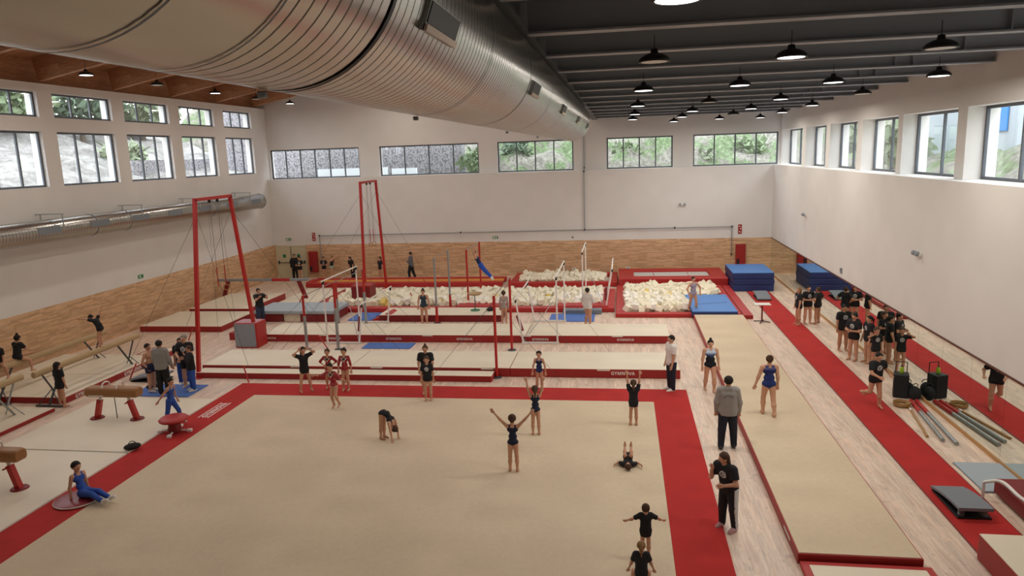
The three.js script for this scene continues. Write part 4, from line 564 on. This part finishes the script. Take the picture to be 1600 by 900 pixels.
  const hem = (p, d) => [[p, d]];
  // garments
  const dn = T.clone().negate(), dress = o.top;
  if (dress) {
    const base = C(dress.c), print = dress.print, pc = J.chs.clone().addScaledVector(CH, -0.01 * h), col = (p) => {
      const v = p.clone().sub(pc), u = v.dot(X) / h, y = v.dot(CH) / h, f = v.dot(X.clone().cross(CH)) ;
      if (print === 'round' && f > 0) { const r = Math.hypot(u, y + 0.005); if ((r > 0.03 && r < 0.046) || (r < 0.018 && u > -0.01)) return C(0xd7dadb); }
      if (print === 'arc' && f < 0) { const r = Math.hypot(u, y + 0.05); if (r > 0.05 && r < 0.062 && y > -0.03) return C(0x6a6d70); }
      if (print === 'vee' && f > 0) { const t = y - 0.055 + 0.09 - Math.abs(u) * 1.3; if (Math.abs(t) < 0.012 && Math.abs(u) < 0.07) return C(0xe6e2de); if (t > 0.012 && Math.abs(u) < 0.06) return C(0x2a2020); if (hash(Math.round(u * 160), Math.round(y * 160), 5) > 0.93) return C(0xd8b0a8); }
      if (print === 'fade' && f > -0.02) { const t = Math.max(0, Math.min(1, (y + 0.07) / 0.1)); return C(0x10131f).lerp(C(0x4d7cc4), t).lerp(C(0xc5d6ea), Math.max(0, t * 2 - 1)); }
      if (print === 'sparkle') { if (hash(Math.round(u * 170), Math.round(y * 170), 3) > 0.8 && y < -0.03) return C(0x2b49a0); return y > 0.03 ? C(0x4a4a78) : base; }
      return base;
    };
    const body = (e) => torso(e), arms = (t, e) => ['L', 'R'].map((n) => { const a = J['sh' + n], b = mix('sh' + n, 'el' + n, Math.min(1, t)), d = b.clone().sub(a).normalize(); return { a, b, ra: (0.04 * w + e) * h, rb: (0.035 * w + e) * h, cut: [[b, d]] }; });
    const tt = dress.type;
    if (tt === 'tee' || tt === 'polo' || tt === 'dress') { const hp = J.pel.clone().addScaledVector(T, -(tt === 'dress' ? 0.1 : 0.05) * h), low = tt === 'dress' || tt === 'tee' || tt === 'polo' ? [{ a: offX(mix('chs', 'wst', 0.1), -0.04), b: offX(J.pel, -0.037), ra: 0.066 * w * h, rb: 0.07 * w * h }, { a: offX(mix('chs', 'wst', 0.1), 0.04), b: offX(J.pel, 0.037), ra: 0.066 * w * h, rb: 0.07 * w * h }, { a: offX(J.pel, -0.035), b: offX(J.pel.clone().addScaledVector(T, -0.08 * h), -0.035), ra: 0.074 * w * h, rb: 0.078 * w * h }, { a: offX(J.pel, 0.035), b: offX(J.pel.clone().addScaledVector(T, -0.08 * h), 0.035), ra: 0.074 * w * h, rb: 0.078 * w * h }] : []; const bs = [...body(0.007), ...low].map((b) => ({ ...b, cut: hem(hp, dn) })); wear(tt === 'polo' ? 'polo_shirt' : 'tee_shirt', [...bs, ...arms(0.7, 0.012)], col, 0.035); }
    if (tt === 'hoodie') { const loose = [-0.042, 0.042].flatMap((q) => [{ a: offX(mix('chs', 'wst', 0.1), q), b: offX(J.pel.clone().addScaledVector(T, -0.07 * h), q * 0.9), ra: 0.07 * w * h, rb: 0.082 * w * h }]); const hp = J.pel.clone().addScaledVector(T, -0.055 * h); const bs = [...body(0.009), ...loose].map((b) => ({ ...b, cut: hem(hp, dn) })); const sl = ['L', 'R'].flatMap((n) => [B('sh' + n, 'el' + n, 0.044 * w, 0.036 * w), B('el' + n, mix('el' + n, 'wr' + n, 0.93), 0.037 * w, 0.028 * w)]); const bk = X.clone().cross(CH).negate(); const hd = J.nck.clone().addScaledVector(bk, 0.035 * h); wear('hooded_sweatshirt', [...bs, ...sl, { a: offX(hd, -0.035), b: offX(hd, 0.035), ra: 0.028 * h, rb: 0.028 * h }], col, 0.034); }
    if (tt === 'jacket') { const loose = [-0.042, 0.042].flatMap((q) => [{ a: offX(mix('chs', 'wst', 0.1), q), b: offX(J.pel.clone().addScaledVector(T, -0.07 * h), q * 0.9), ra: 0.07 * w * h, rb: 0.082 * w * h }]); const bs = [...body(0.01), ...loose].map((b) => ({ ...b, cut: hem(J.pel.clone().addScaledVector(T, -0.06 * h), dn) })); wear('jacket', [...bs, ...['L', 'R'].flatMap((n) => [B('sh' + n, 'el' + n, 0.046 * w, 0.038 * w), B('el' + n, mix('el' + n, 'wr' + n, 0.95), 0.038 * w, 0.028 * w)])], col); }
    if (tt === 'leotard' || tt === 'longleo' || tt === 'singlet') { const neck = J.nck.clone().addScaledVector(CH, 0.004 * h), bs = body(0.001).map((b, i) => i === 5 && tt !== 'longleo' ? { ...b, a: mix('nck', 'shL', 0.5), b: mix('nck', 'shR', 0.5), ra: b.ra * 0.96, rb: b.rb * 0.96, cut: [[neck, CH]] } : { ...b, cut: [[neck, CH]] }); wear(tt === 'singlet' ? 'singlet' : 'leotard', tt === 'longleo' ? [...bs, ...arms(1, 0.002), ...['L', 'R'].map((n) => B('el' + n, mix('el' + n, 'wr' + n, dress.sleeve ?? 0.3), 0.031 * w, 0.028 * w))] : bs, col); }
  }
  if (o.bottom) {
    const c = C(o.bottom.c), strp = o.bottom.stripe, tp = o.bottom.type, hipB = [B(offX(J.pel, -0.042), offX(J.pel, 0.042), 0.075 * w, 0.075 * w), B(J.pel, mix('pel', 'wst', 0.45), 0.074 * w, 0.066 * w)];
    const col = (p) => { if (strp) { const v = p.clone().sub(J.pel), u = v.dot(X) / h; for (const n of ['L', 'R']) { const a = J['hp' + n], b = J['an' + n], t = Math.max(0, Math.min(1, p.clone().sub(a).dot(b.clone().sub(a)) / b.clone().sub(a).lengthSq())), m = a.clone().lerp(b, t), q = p.clone().sub(m), s = n === 'L' ? 1 : -1; const out = q.dot(X) * s / h; if (out > 0.058 - 0.026 * t && Math.abs(u) > 0.03 && n === 'L') return C(0xd3d3d2); } } return c; };
    if (tp === 'shorts') { const e = o.bottom.len ?? 0.3; wear('shorts', [...hipB, ...['L', 'R'].map((n) => { const b = mix('hp' + n, 'kn' + n, e), d = b.clone().sub(J['hp' + n]).normalize(); return { a: J['hp' + n], b, ra: 0.068 * w * h, rb: (0.064 - 0.014 * e) * w * h, cut: [[b, d]] }; })], col); }
    if (tp === 'trousers') { const e = o.bottom.tight ? 0.010 : 0.013; wear('trousers', [...hipB, ...['L', 'R'].flatMap((n) => [B('hp' + n, 'kn' + n, 0.06 * w + e, 0.039 * w + e), B('kn' + n, mix('kn' + n, 'an' + n, 0.93), 0.04 * w + e, 0.028 * w + e)])], col); }
  }
  if (o.shoes) { const c = C(o.shoes); wear('shoes', [...foot('L', 0.01), ...foot('R', 0.01)], () => c, 0.012); }
  // hair
  const hc = HAIR[o.hair?.[1] ?? 'dark'], st = o.hair?.[0] ?? 'short', hbn = [];
  const faceCut = [[H(0.42, 0.62, 0), fwd.clone().multiplyScalar(0.8).addScaledVector(up, -0.62).normalize()]], napeCut = [[H(st === 'short' ? -0.55 : -0.8, 0, 0), up.clone().negate()]];
  hbn.push(hb(H(0.24, -0.14, 0), H(0.18, 0.1, 0), 1.02, 0.95, [...faceCut, ...napeCut]), hb(H(-0.1, -0.3, 0), H(-0.5, -0.35, 0), 0.82, 0.55, [...faceCut, ...napeCut]));
  if (st === 'bun') hbn.push(hb(H(0.9, -0.75, 0), H(1.0, -0.85, 0), 0.36)); if (st === 'topbun') hbn.push(hb(H(1.25, -0.25, 0), H(1.5, -0.3, 0), 0.4));
  if (st === 'pony') { const dg = V(0, -1, 0); const a = H(0.45, -1.0, 0), b = a.clone().addScaledVector(fwd, -0.45 * rh).addScaledVector(dg, 0.8 * rh), c = b.clone().addScaledVector(dg, 1.9 * rh); hbn.push({ a, b, ra: 0.3 * rh, rb: 0.36 * rh }, { a: b, b: c, ra: 0.36 * rh, rb: 0.14 * rh }); }
  if (st === 'long') { const a = H(-0.1, -0.55, 0), b = a.clone().addScaledVector(up, -1.5 * rh).addScaledVector(fwd, -0.2 * rh); hbn.push({ a: a.clone().addScaledVector(side, 0.3 * rh), b: b.clone().addScaledVector(side, 0.35 * rh), ra: 0.6 * rh, rb: 0.35 * rh }, { a: a.clone().addScaledVector(side, -0.3 * rh), b: b.clone().addScaledVector(side, -0.35 * rh), ra: 0.6 * rh, rb: 0.35 * rh }); }
  if (st === 'bob') hbn.push(hb(H(-0.1, -0.2, 0.5), H(-0.75, -0.15, 0.55), 0.55, 0.4, faceCut), hb(H(-0.1, -0.2, -0.5), H(-0.75, -0.15, -0.55), 0.55, 0.4, faceCut));
  part(pr, 'hair', fieldMesh(hbn, Math.max(0.008, cell * 0.6), rh * 0.2, (p) => hc), clothMat);
  return pr;
}
// garments in use
const TEE = { type: 'tee', c: 0x191a1e }, TEEP = { type: 'tee', c: 0x191a1e, print: 'round' }, SHORTS = { type: 'shorts', c: 0x15161a, len: 0.25 }, NAVY = { type: 'leotard', c: 0x18203a }, RED = { type: 'longleo', c: 0x9e2029, print: 'vee', sleeve: 0.25 }, BLUEP = { type: 'trousers', c: 0x2c52a8, tight: 1 };
const down = (o = 0.14, f = 0.02, b = 0.15) => [[o, -1, f], [o * 0.3, -1, b]], UPARMS = [[0.25, 1, 0], [0.06, 1, 0.05]], WALK = { lL: [[0.05, -1, 0.3], [0.02, -1, -0.05]], lR: [[-0.05, -1, -0.18], [-0.02, -1, -0.35]] };
const HIPS = [[0.75, -0.75, -0.2], [-0.75, -0.55, 0.35]], FOLD = [[0.3, -0.95, 0.2], [-0.75, 0.05, 0.6]], FACE = [[0.35, -0.6, 0.6], [-0.45, 0.9, 0.1]];
const PI = Math.PI, far = 0.022, mid = 0.018;
// floor carpet
person({ label: 'girl in navy leotard with both arms raised wide, seen from behind on the beige carpet', x: -2.42, z: -14.85, y: 0.03, yaw: PI, h: 1.32, hair: ['bun', 'brown'], top: NAVY, pose: { aL: [[0.72, 0.75, 0], [0.68, 0.78, 0.05]] } });
person({ label: 'girl in navy leotard with arms straight up and long hair, farther on the beige carpet', x: -2.17, z: -17.0, y: 0.03, yaw: PI + 0.15, h: 1.27, hair: ['pony', 'brown'], top: NAVY, pose: { aL: [[0.28, 1, 0], [0.16, 1, 0.1]] } });
person({ label: 'girl in navy leotard facing the camera behind the girl with raised arms', x: -2.45, z: -20.35, y: 0.03, yaw: 0, h: 1.22, hair: ['short', 'dark'], top: { ...NAVY, print: 'sparkle' }, cell: mid, pose: { aL: [[0.3, -1, 0.05], [0.12, -1, 0.2]] } });
person({ label: 'girl in black tee and shorts reaching straight up at the carpet corner', x: 0.26, z: -17.8, y: 0.03, yaw: PI, h: 1.2, hair: ['pony', 'brown'], top: { type: 'dress', c: 0x191a1e }, bottom: SHORTS, pose: { aL: [[0.18, 1, 0.08], [0.08, 1, 0.12]] } });
person({ label: 'girl in black bending forward with both hands on the beige carpet', x: -5.98, z: -16.5, y: 0.03, yaw: PI / 2 - 0.35, h: 1.3, hair: ['bun', 'brown'], top: { type: 'leotard', c: 0x17181c }, pose: { torso: [0, -0.02, 1], chest: [0, -0.78, 0.62], head: [0, -0.95, 0.25], face: [0, -0.35, -1], aL: [[0.05, -1, 0.25], [0, -1, 0.1]], lL: [[0.03, -1, -0.1], [0, -1, -0.06]], skip: ['wrL', 'wrR', 'hc', 'chs'] } });
person({ label: 'child in black rolling on the back with legs tucked over, on the beige carpet', x: 0.1, z: -15.55, y: 0.03, yaw: 0, h: 1.08, hair: ['short', 'brown'], top: TEE, bottom: SHORTS, pose: { torso: [0, -0.1, 1], chest: [0, -0.28, 0.95], head: [0, 0.25, 1], face: [0, 1, -0.2], aL: [[0.6, -0.1, -0.7], [0.35, 0.1, 0.8]], lL: [[0.1, 0.5, 0.85], [-0.02, 0.55, -0.75]], foot: [0, 0.9, 0.3], skip: ['wrL', 'wrR'] } });
person({ label: 'small girl in black tee with arms held out, near the lower carpet edge', x: 0.37, z: -11.6, y: 0.03, yaw: PI + 0.1, h: 1.0, hair: ['bob', 'brown'], top: { type: 'dress', c: 0x17181c }, bottom: SHORTS, pose: { aL: [[0.85, -0.5, 0.1], [0.55, -0.45, 0.6]], lL: [[0.05, -1, 0.15], [0, -1, -0.1]] } });
person({ label: 'girl with long light ponytail crouching at the lower picture edge', x: 0.27, z: -10.6, y: 0.03, yaw: PI, h: 1.02, hair: ['pony', 'light'], top: { type: 'dress', c: 0x1c1d22 }, bottom: SHORTS, pose: { torso: [0, 1, 0.15], aL: [[0.35, -0.95, 0.1], [0.3, -0.9, 0.3]], lL: [[0.3, -0.4, 0.85], [0.1, -0.85, -0.5]] } });
person({ label: 'girl in red leotard landing from a leap with arms spread at the far carpet edge', x: -8.1, z: -18.55, y: 0.05, yaw: -0.15, h: 1.28, hair: ['bun', 'dark'], top: RED, pose: { torso: [-0.12, 1, 0.1], aL: [[0.8, -0.55, 0.25], [0.95, -0.35, 0.2]], aR: [[-0.9, -0.45, 0.15], [-0.9, 0.1, 0.4]], lL: [[0.12, -1, 0.35], [0.08, -0.9, -0.45]], lR: [[-0.02, -1, 0.25], [0.02, -0.95, -0.3]], foot: [0, -0.6, 0.8] } });
person({ label: 'girl in red leotard with hands on hips behind the leaping girl', x: -9.0, z: -20.3, y: 0.03, yaw: 0.1, h: 1.25, cell: mid, hair: ['bun', 'brown'], top: RED, pose: { aL: HIPS } });
person({ label: 'girl in red leotard with dark hair standing right of the leaping girl', x: -8.4, z: -20.15, y: 0.03, yaw: 0.1, h: 1.32, cell: mid, hair: ['bun', 'dark'], top: RED, pose: { aL: down(0.28, 0.05, 0.1), lL: [[0.05, -1, 0.1], [0.02, -1, -0.05]] } });
person({ label: 'girl in black tee with long hair, hands at her head, far carpet edge', x: -9.65, z: -20.0, y: 0.03, yaw: 0.7, h: 1.4, cell: mid, hair: ['long', 'dark'], top: { type: 'dress', c: 0x17181c }, bottom: SHORTS, pose: { aL: [[0.75, 0.45, 0.35], [-0.85, 0.5, -0.2]], lL: [[0.2, -1, 0.05], [0.12, -1, 0]] } });
person({ label: 'adult in black tee standing behind a girl at the far carpet edge', x: -5.78, z: -19.95, y: 0.03, yaw: 0.05, h: 1.5, cell: mid, hair: ['topbun', 'brown'], top: TEE, bottom: { type: 'shorts', c: 0x15161a, len: 0.4 }, pose: { aL: [[0.2, -1, 0.2], [-0.2, -0.8, 0.6]] } });
person({ label: 'girl in black tee with white round print standing before an adult', x: -5.6, z: -19.4, y: 0.03, yaw: 0.1, h: 1.3, cell: mid, hair: ['bun', 'brown'], top: TEEP, bottom: SHORTS, pose: { aL: down(0.22) } });
person({ label: 'man in white polo shirt and dark trousers looking left at the strip end', x: 1.4, z: -20.7, yaw: -PI / 2 + 0.35, h: 1.68, cell: mid, hair: ['short', 'dark'], top: { type: 'polo', c: 0xe4e0dc }, bottom: { type: 'trousers', c: 0x1d2232 }, shoes: 0xe6e2dc, pose: { aL: down(0.12, 0.05, 0.25) } });
// near aisle and track
person({ label: 'woman in black tee and striped track trousers calling with a hand at her mouth', x: 1.92, z: -12.8, yaw: -0.75, h: 1.56, skin: 2, hair: ['long', 'brown'], top: { type: 'tee', c: 0x1b1c21, print: 'round' }, bottom: { type: 'trousers', c: 0x1c1d23, stripe: 1 }, shoes: 0xc79a9c, pose: { torso: [-0.05, 1, 0.22], face: [-0.55, -0.1, 0.8], aR: [[-0.25, -0.9, 0.4], [0.3, 0.88, 0.3]], aL: [[0.35, -0.85, 0.15], [-0.75, -0.15, 0.65]], lL: [[0.1, -1, 0.05], [0.06, -1, -0.08]] } });
person({ label: 'man in grey hooded sweatshirt seen from behind in the wooden aisle', x: 2.42, z: -16.55, yaw: PI - 0.05, h: 1.78, hair: ['short', 'dark'], top: { type: 'hoodie', c: 0x9c9994, print: 'arc' }, bottom: { type: 'trousers', c: 0x1c2130 }, shoes: 0x3a3a3c, pose: { aL: [[0.22, -1, 0.02], [0.0, -1, 0.25]], lL: [[0.1, -1, -0.08], [0.05, -1, -0.1]], lR: [[-0.1, -1, 0.12], [-0.05, -1, -0.02]] } });
person({ label: 'gymnast in blue and white faded leotard with a high bun walking towards the camera', x: 2.5, z: -20.7, yaw: 0.1, h: 1.56, cell: mid, hair: ['topbun', 'dark'], skin: 2, top: { type: 'leotard', c: 0x10131f, print: 'fade' }, pose: { ...WALK, aL: down(0.2) } });
person({ label: 'gymnast in navy blue leotard walking away on the tumbling track', x: 3.67, z: -18.3, y: 0.2, yaw: PI + 0.1, h: 1.6, hair: ['bun', 'brown'], skin: 2, top: { type: 'leotard', c: 0x1d2a63, print: 'sparkle' }, pose: { ...WALK, aL: [[0.35, -1, 0.05], [0.3, -1, 0.1]], aR: [[-0.15, -1, -0.1], [-0.05, -1, 0.15]] } });
// runway side
person({ label: 'girl in black running along the red runway past the loudspeaker', x: 6.62, z: -19.5, y: 0.02, yaw: 0.25, h: 1.52, hair: ['bun', 'dark'], top: TEEP, bottom: SHORTS, pose: { torso: [0, 1, 0.15], aL: [[0.5, -0.8, -0.5], [0.1, -0.5, 0.8]], aR: [[-0.25, -0.9, 0.4], [0.5, -0.3, 0.8]], lL: [[0.05, -1, 0.15], [0.02, -1, 0.0]], lR: [[-0.1, -0.9, -0.1], [-0.05, -0.3, -0.95]], foot: [0, -0.35, 1] } });
const rs = [[6.82, -28.9, -1.4, 1.5, 'long', 'light', 'girl in black with long fair hair, leftmost by the far end of the runway', down(0.15, 0.1, 0.2)], [7.22, -29.15, 0.3, 1.52, 'bun', 'dark', 'girl in black with folded arms, middle of the three by the far runway', FOLD], [7.58, -29.1, -2.3, 1.48, 'bun', 'brown', 'girl in black with hand on hip, nearest the mirror of the far three', HIPS], [7.42, -25.2, 0.2, 1.6, 'bun', 'dark', 'girl in black tee with white print, leftmost of the waiting group by the mirror', down(0.18)], [7.62, -24.75, -0.5, 1.44, 'pony', 'brown', 'shorter girl in black half hidden in the waiting group by the mirror', FOLD], [7.42, -24.05, -0.9, 1.56, 'bun', 'dark', 'girl in black with arms crossed in front of the waiting group', FOLD], [7.78, -23.75, -1.4, 1.56, 'pony', 'dark', 'girl in black standing closest to the mirror in the waiting group', down(0.16, 0.1, 0.3)], [7.72, -22.9, 0.2, 1.36, 'bun', 'brown', 'girl in black shading her eyes with one hand at the front of the waiting group', null]];
for (const [x, z, yaw, h, hs, hcl, label, arms] of rs) person({ label, x, z, yaw, h, cell: mid, skin: Math.floor(h * 100) % 3, hair: [hs, hcl], top: TEEP, bottom: SHORTS, pose: arms ? { aL: arms, lL: [[0.08, -1, 0.03], [0.03, -1, -0.03]] } : { aL: down(0.15), aR: [[-0.75, 0.1, 0.5], [0.7, 0.45, 0.35]] } });
// back of the hall
person({ label: 'gymnast in dark leotard standing before the long foam pit', x: -8.38, z: -29.1, y: 0, yaw: 0.05, h: 1.48, cell: far, hair: ['topbun', 'dark'], top: { type: 'leotard', c: 0x2c3f4c }, pose: { aL: down(0.25) } });
person({ label: 'gymnast in pale leotard standing behind the red high bar post', x: -4.9, z: -29.0, yaw: PI, h: 1.4, cell: far, hair: ['bun', 'brown'], top: { type: 'longleo', c: 0xa89a92, sleeve: 0.9 }, pose: {} });
person({ label: 'woman in white top bending a knee beside the middle uneven bars', x: -1.4, z: -28.6, yaw: PI - 0.5, h: 1.6, cell: far, hair: ['bun', 'dark'], top: { type: 'jacket', c: 0xd6d0cc }, pose: { aL: FOLD, lL: [[0.08, -1, 0.35], [0.05, -1, -0.35]], lR: [[-0.05, -1, 0.05], [0, -1, -0.05]] } });
person({ label: 'gymnast in pale leotard stepping off the blue crash mat at the foam pit', x: 2.95, z: -30.6, y: 0.18, yaw: 0.5, h: 1.5, cell: far, hair: ['bun', 'dark'], top: { type: 'leotard', c: 0x9d93a8 }, pose: { ...WALK, aL: [[0.6, -0.75, 0.1], [-0.2, -0.9, 0.3]] } });
person({ label: 'gymnast in blue trousers swinging from the red high bar', x: -7.13, y: 2.7, z: -33.9, yaw: PI / 2, h: 1.55, cell: far, hair: ['short', 'dark'], top: { type: 'singlet', c: 0x1c2a55 }, bottom: { type: 'trousers', c: 0x2350b4, tight: 1 }, shoes: 0xd8d6d2, pose: { anchor: 'hands', torso: [0, 0.82, -0.52], chest: [0, 0.9, -0.4], aL: [[0.1, 0.95, -0.3], [-0.05, 0.97, -0.2]], head: [0, 0.95, -0.3], lL: [[0.02, -0.78, 0.62], [0, -0.72, 0.7]], foot: [0, -0.85, 0.5] } });
person({ label: 'photographer in black tee holding a camera before the grey topped mat', x: -15.75, z: -28.9, yaw: 0.9, h: 1.6, cell: far, hair: ['bun', 'dark'], top: TEE, bottom: { type: 'trousers', c: 0x2b3a52 }, shoes: 0x222222, pose: { aL: [[0.3, -0.4, 0.8], [-0.4, 0.5, 0.8]], aR: [[-0.2, -0.5, 0.8], [0.4, 0.6, 0.75]] } });
{ const c = thing('photo_camera', 'black camera held by the photographer', 'camera', [-15.38, 1.38, -28.6], 0.9); part(c, 'camera_body', rbox(0.15, 0.1, 0.07, 0.015), M.black); part(c, 'camera_lens', cyl(0.04, 0.045, 0.16, 14), M.rubber, [0, 0, 0.1], [PI / 2, 0, 0]); }
person({ label: 'person in dark jacket standing at the double door', x: -19.45, z: -40.3, yaw: 0.4, h: 1.55, cell: far, hair: ['short', 'dark'], top: { type: 'jacket', c: 0x1b1c20 }, bottom: { type: 'trousers', c: 0x1b1c20 }, shoes: 0x1b1b1b, pose: {} });
person({ label: 'girl in black tee and shorts in front of the double door', x: -19.0, z: -40.0, yaw: 0.2, h: 1.42, cell: far, hair: ['bun', 'dark'], top: TEEP, bottom: SHORTS, pose: { aL: FOLD } });
person({ label: 'child in black with folded arms right of the red hose cabinet', x: -17.7, z: -40.5, yaw: 0.3, h: 1.32, cell: far, hair: ['short', 'dark'], top: TEEP, bottom: SHORTS, pose: { aL: FOLD } });
person({ label: 'gymnast in dark leotard arching back with arms lifted near the end wall', x: -16.95, z: -39.9, yaw: PI / 2, h: 1.5, cell: far, hair: ['bun', 'light'], skin: 2, top: { type: 'leotard', c: 0x1e2a2a }, bottom: { type: 'shorts', c: 0x9fae9c, len: 0.12 }, pose: { torso: [0, 1, -0.05], chest: [0, 0.9, 0.2], aL: [[0.1, 0.6, 0.8], [0.05, 0.45, 0.9]] } });
person({ label: 'girl in black leaning forward left of the far ring frame', x: -15.65, z: -39.9, yaw: -0.6, h: 1.45, cell: far, hair: ['long', 'dark'], top: TEE, bottom: { type: 'trousers', c: 0x17181c }, pose: { torso: [0, 1, 0.3] } });
person({ label: 'girl in black standing right of the far ring frame post', x: -14.0, z: -40.0, yaw: -0.5, h: 1.34, cell: far, hair: ['long', 'dark'], top: TEE, bottom: SHORTS, pose: {} });
person({ label: 'man in grey jacket and dark trousers walking along the end wall', x: -12.2, z: -40.2, yaw: -PI / 2, h: 1.62, cell: far, hair: ['short', 'dark'], top: { type: 'jacket', c: 0x66686e }, bottom: { type: 'trousers', c: 0x17181c }, shoes: 0xd5d0c8, pose: { ...WALK, aL: FOLD } });
// left of the hall
person({ label: 'girl in black tee standing with her back turned at the beam mat corner', x: -16.6, z: -18.3, yaw: PI - 0.2, h: 1.38, cell: mid, hair: ['long', 'dark'], top: { type: 'dress', c: 0x17181c }, bottom: SHORTS, pose: { aL: down(0.2) } });
person({ label: 'girl in black arching backwards on the high balance beam', x: -17.05, z: -20.8, y: 1.2, yaw: -PI / 2, h: 1.18, cell: mid, hair: ['bun', 'dark'], top: { type: 'tee', c: 0x17181c }, bottom: SHORTS, pose: { torso: [0, 1, 0.1], chest: [0, 0.75, 0.65], head: [0, 0.5, 0.85], aL: [[0.3, 0.3, 0.9], [0.25, 0.1, 0.95]], aR: [[-0.35, 0.85, -0.3], [-0.2, 0.9, -0.35]], lL: [[0.12, -1, 0.15], [0, -1, -0.1]], lR: [[-0.12, -0.95, 0.4], [-0.02, -1, -0.1]] } });
person({ label: 'girl in black seated on the wall side beam with one leg stretched forward', x: -18.9, z: -19.35, y: 1.14, yaw: PI, h: 1.38, cell: mid, hair: ['topbun', 'dark'], top: TEE, bottom: SHORTS, pose: { torso: [0, 1, 0.2], aL: [[0.1, -0.8, 0.6], [0, -0.5, 0.9]], lL: [[0.12, -0.05, 1], [0.02, -0.1, 1]], lR: [[-0.5, -0.5, 0.7], [-0.2, -1, -0.2]], skip: ['anL', 'anR', 'toL', 'toR', 'knL', 'knR', 'wrL', 'wrR'] } });
person({ label: 'girl in black with white print seated at the end of the wall side beam', x: -18.95, z: -18.7, y: 1.14, yaw: 0.5, h: 1.35, cell: mid, hair: ['pony', 'dark'], top: TEEP, bottom: SHORTS, pose: { aL: down(0.15, 0.2, 0.5), lL: [[0.5, -0.3, 0.75], [0.1, -1, -0.1]], skip: ['anL', 'anR', 'toL', 'toR', 'knL', 'knR', 'wrL', 'wrR'] } });
person({ label: 'man in grey hooded sweatshirt with his back turned in the group of boys', x: -14.1, z: -19.55, y: 0.03, yaw: PI + 0.1, h: 1.72, cell: mid, hair: ['short', 'dark'], top: { type: 'hoodie', c: 0x8f8d89 }, bottom: { type: 'trousers', c: 0x17181c }, shoes: 0x222222, pose: { aL: down(0.2, 0.1, 0.4) } });
person({ label: 'shirtless boy in navy shorts left of the grey sweatshirt man', x: -14.65, z: -19.75, y: 0.03, yaw: 1.6, h: 1.56, cell: mid, hair: ['short', 'dark'], bottom: { type: 'shorts', c: 0x1c2547, len: 0.45 }, shoes: 0xcfc8c0, pose: { aL: [[0.2, -0.9, -0.3], [-0.3, -0.8, 0.4]] } });
person({ label: 'coach in black tee with white print facing the group of boys', x: -13.75, z: -20.3, y: 0, yaw: 0.1, h: 1.74, cell: mid, skin: 2, hair: ['short', 'grey'], top: TEEP, bottom: { type: 'shorts', c: 0x15161a, len: 0.6 }, pose: { aL: [[0.2, -0.9, 0.3], [-0.6, -0.25, 0.7]] } });
person({ label: 'boy in black tee and blue trousers behind the coach at the red post', x: -14.1, z: -20.6, y: 0, yaw: 0.4, h: 1.55, cell: mid, hair: ['short', 'dark'], top: TEE, bottom: BLUEP, shoes: 0xd8d4ce, pose: {} });
person({ label: 'boy in black top and blue trousers, hand at face, right of the coach', x: -13.35, z: -19.9, y: 0.03, yaw: -0.7, h: 1.46, cell: mid, hair: ['short', 'brown'], top: { type: 'jacket', c: 0x17181c }, bottom: BLUEP, shoes: 0xd8d4ce, pose: { aL: FACE, aR: [[-0.15, -0.9, 0.3], [0.5, 0.2, 0.8]] } });
person({ label: 'boy in blue trousers striding behind the red mushroom trainer', x: -12.2, z: -17.1, y: 0.06, yaw: 1.45, h: 1.3, cell: mid, hair: ['short', 'dark'], top: { type: 'singlet', c: 0x2f55a6 }, bottom: BLUEP, shoes: 0xd8d4ce, pose: { torso: [0, 1, 0.15], aL: [[0.3, -0.9, -0.3], [0.2, -0.9, 0.2]], aR: [[-0.4, -0.8, -0.5], [-0.3, -0.75, -0.55]], lL: [[0.08, -0.85, 0.5], [0.02, -0.95, 0.2]], lR: [[-0.08, -0.95, -0.2], [-0.02, -0.95, -0.3]] } });
person({ label: 'boy in blue unitard leaning back on his hands over the trainer disc', x: -11.42, z: -12.8, y: 0.09, yaw: PI / 2 - 0.25, h: 1.42, hair: ['short', 'dark'], top: { type: 'singlet', c: 0x2c52a8 }, bottom: BLUEP, shoes: 0xe4e2de, pose: { torso: [0, 0.85, -0.55], chest: [0, 0.95, -0.25], head: [0, 1, 0.1], face: [0, -0.1, 1], aL: [[0.25, -1, -0.1], [0.1, -1, 0.12]], lL: [[0.05, 0.12, 1], [0.02, -0.32, 1]], foot: [0, 0.35, 0.9] } });
renderer.render(scene, camera);
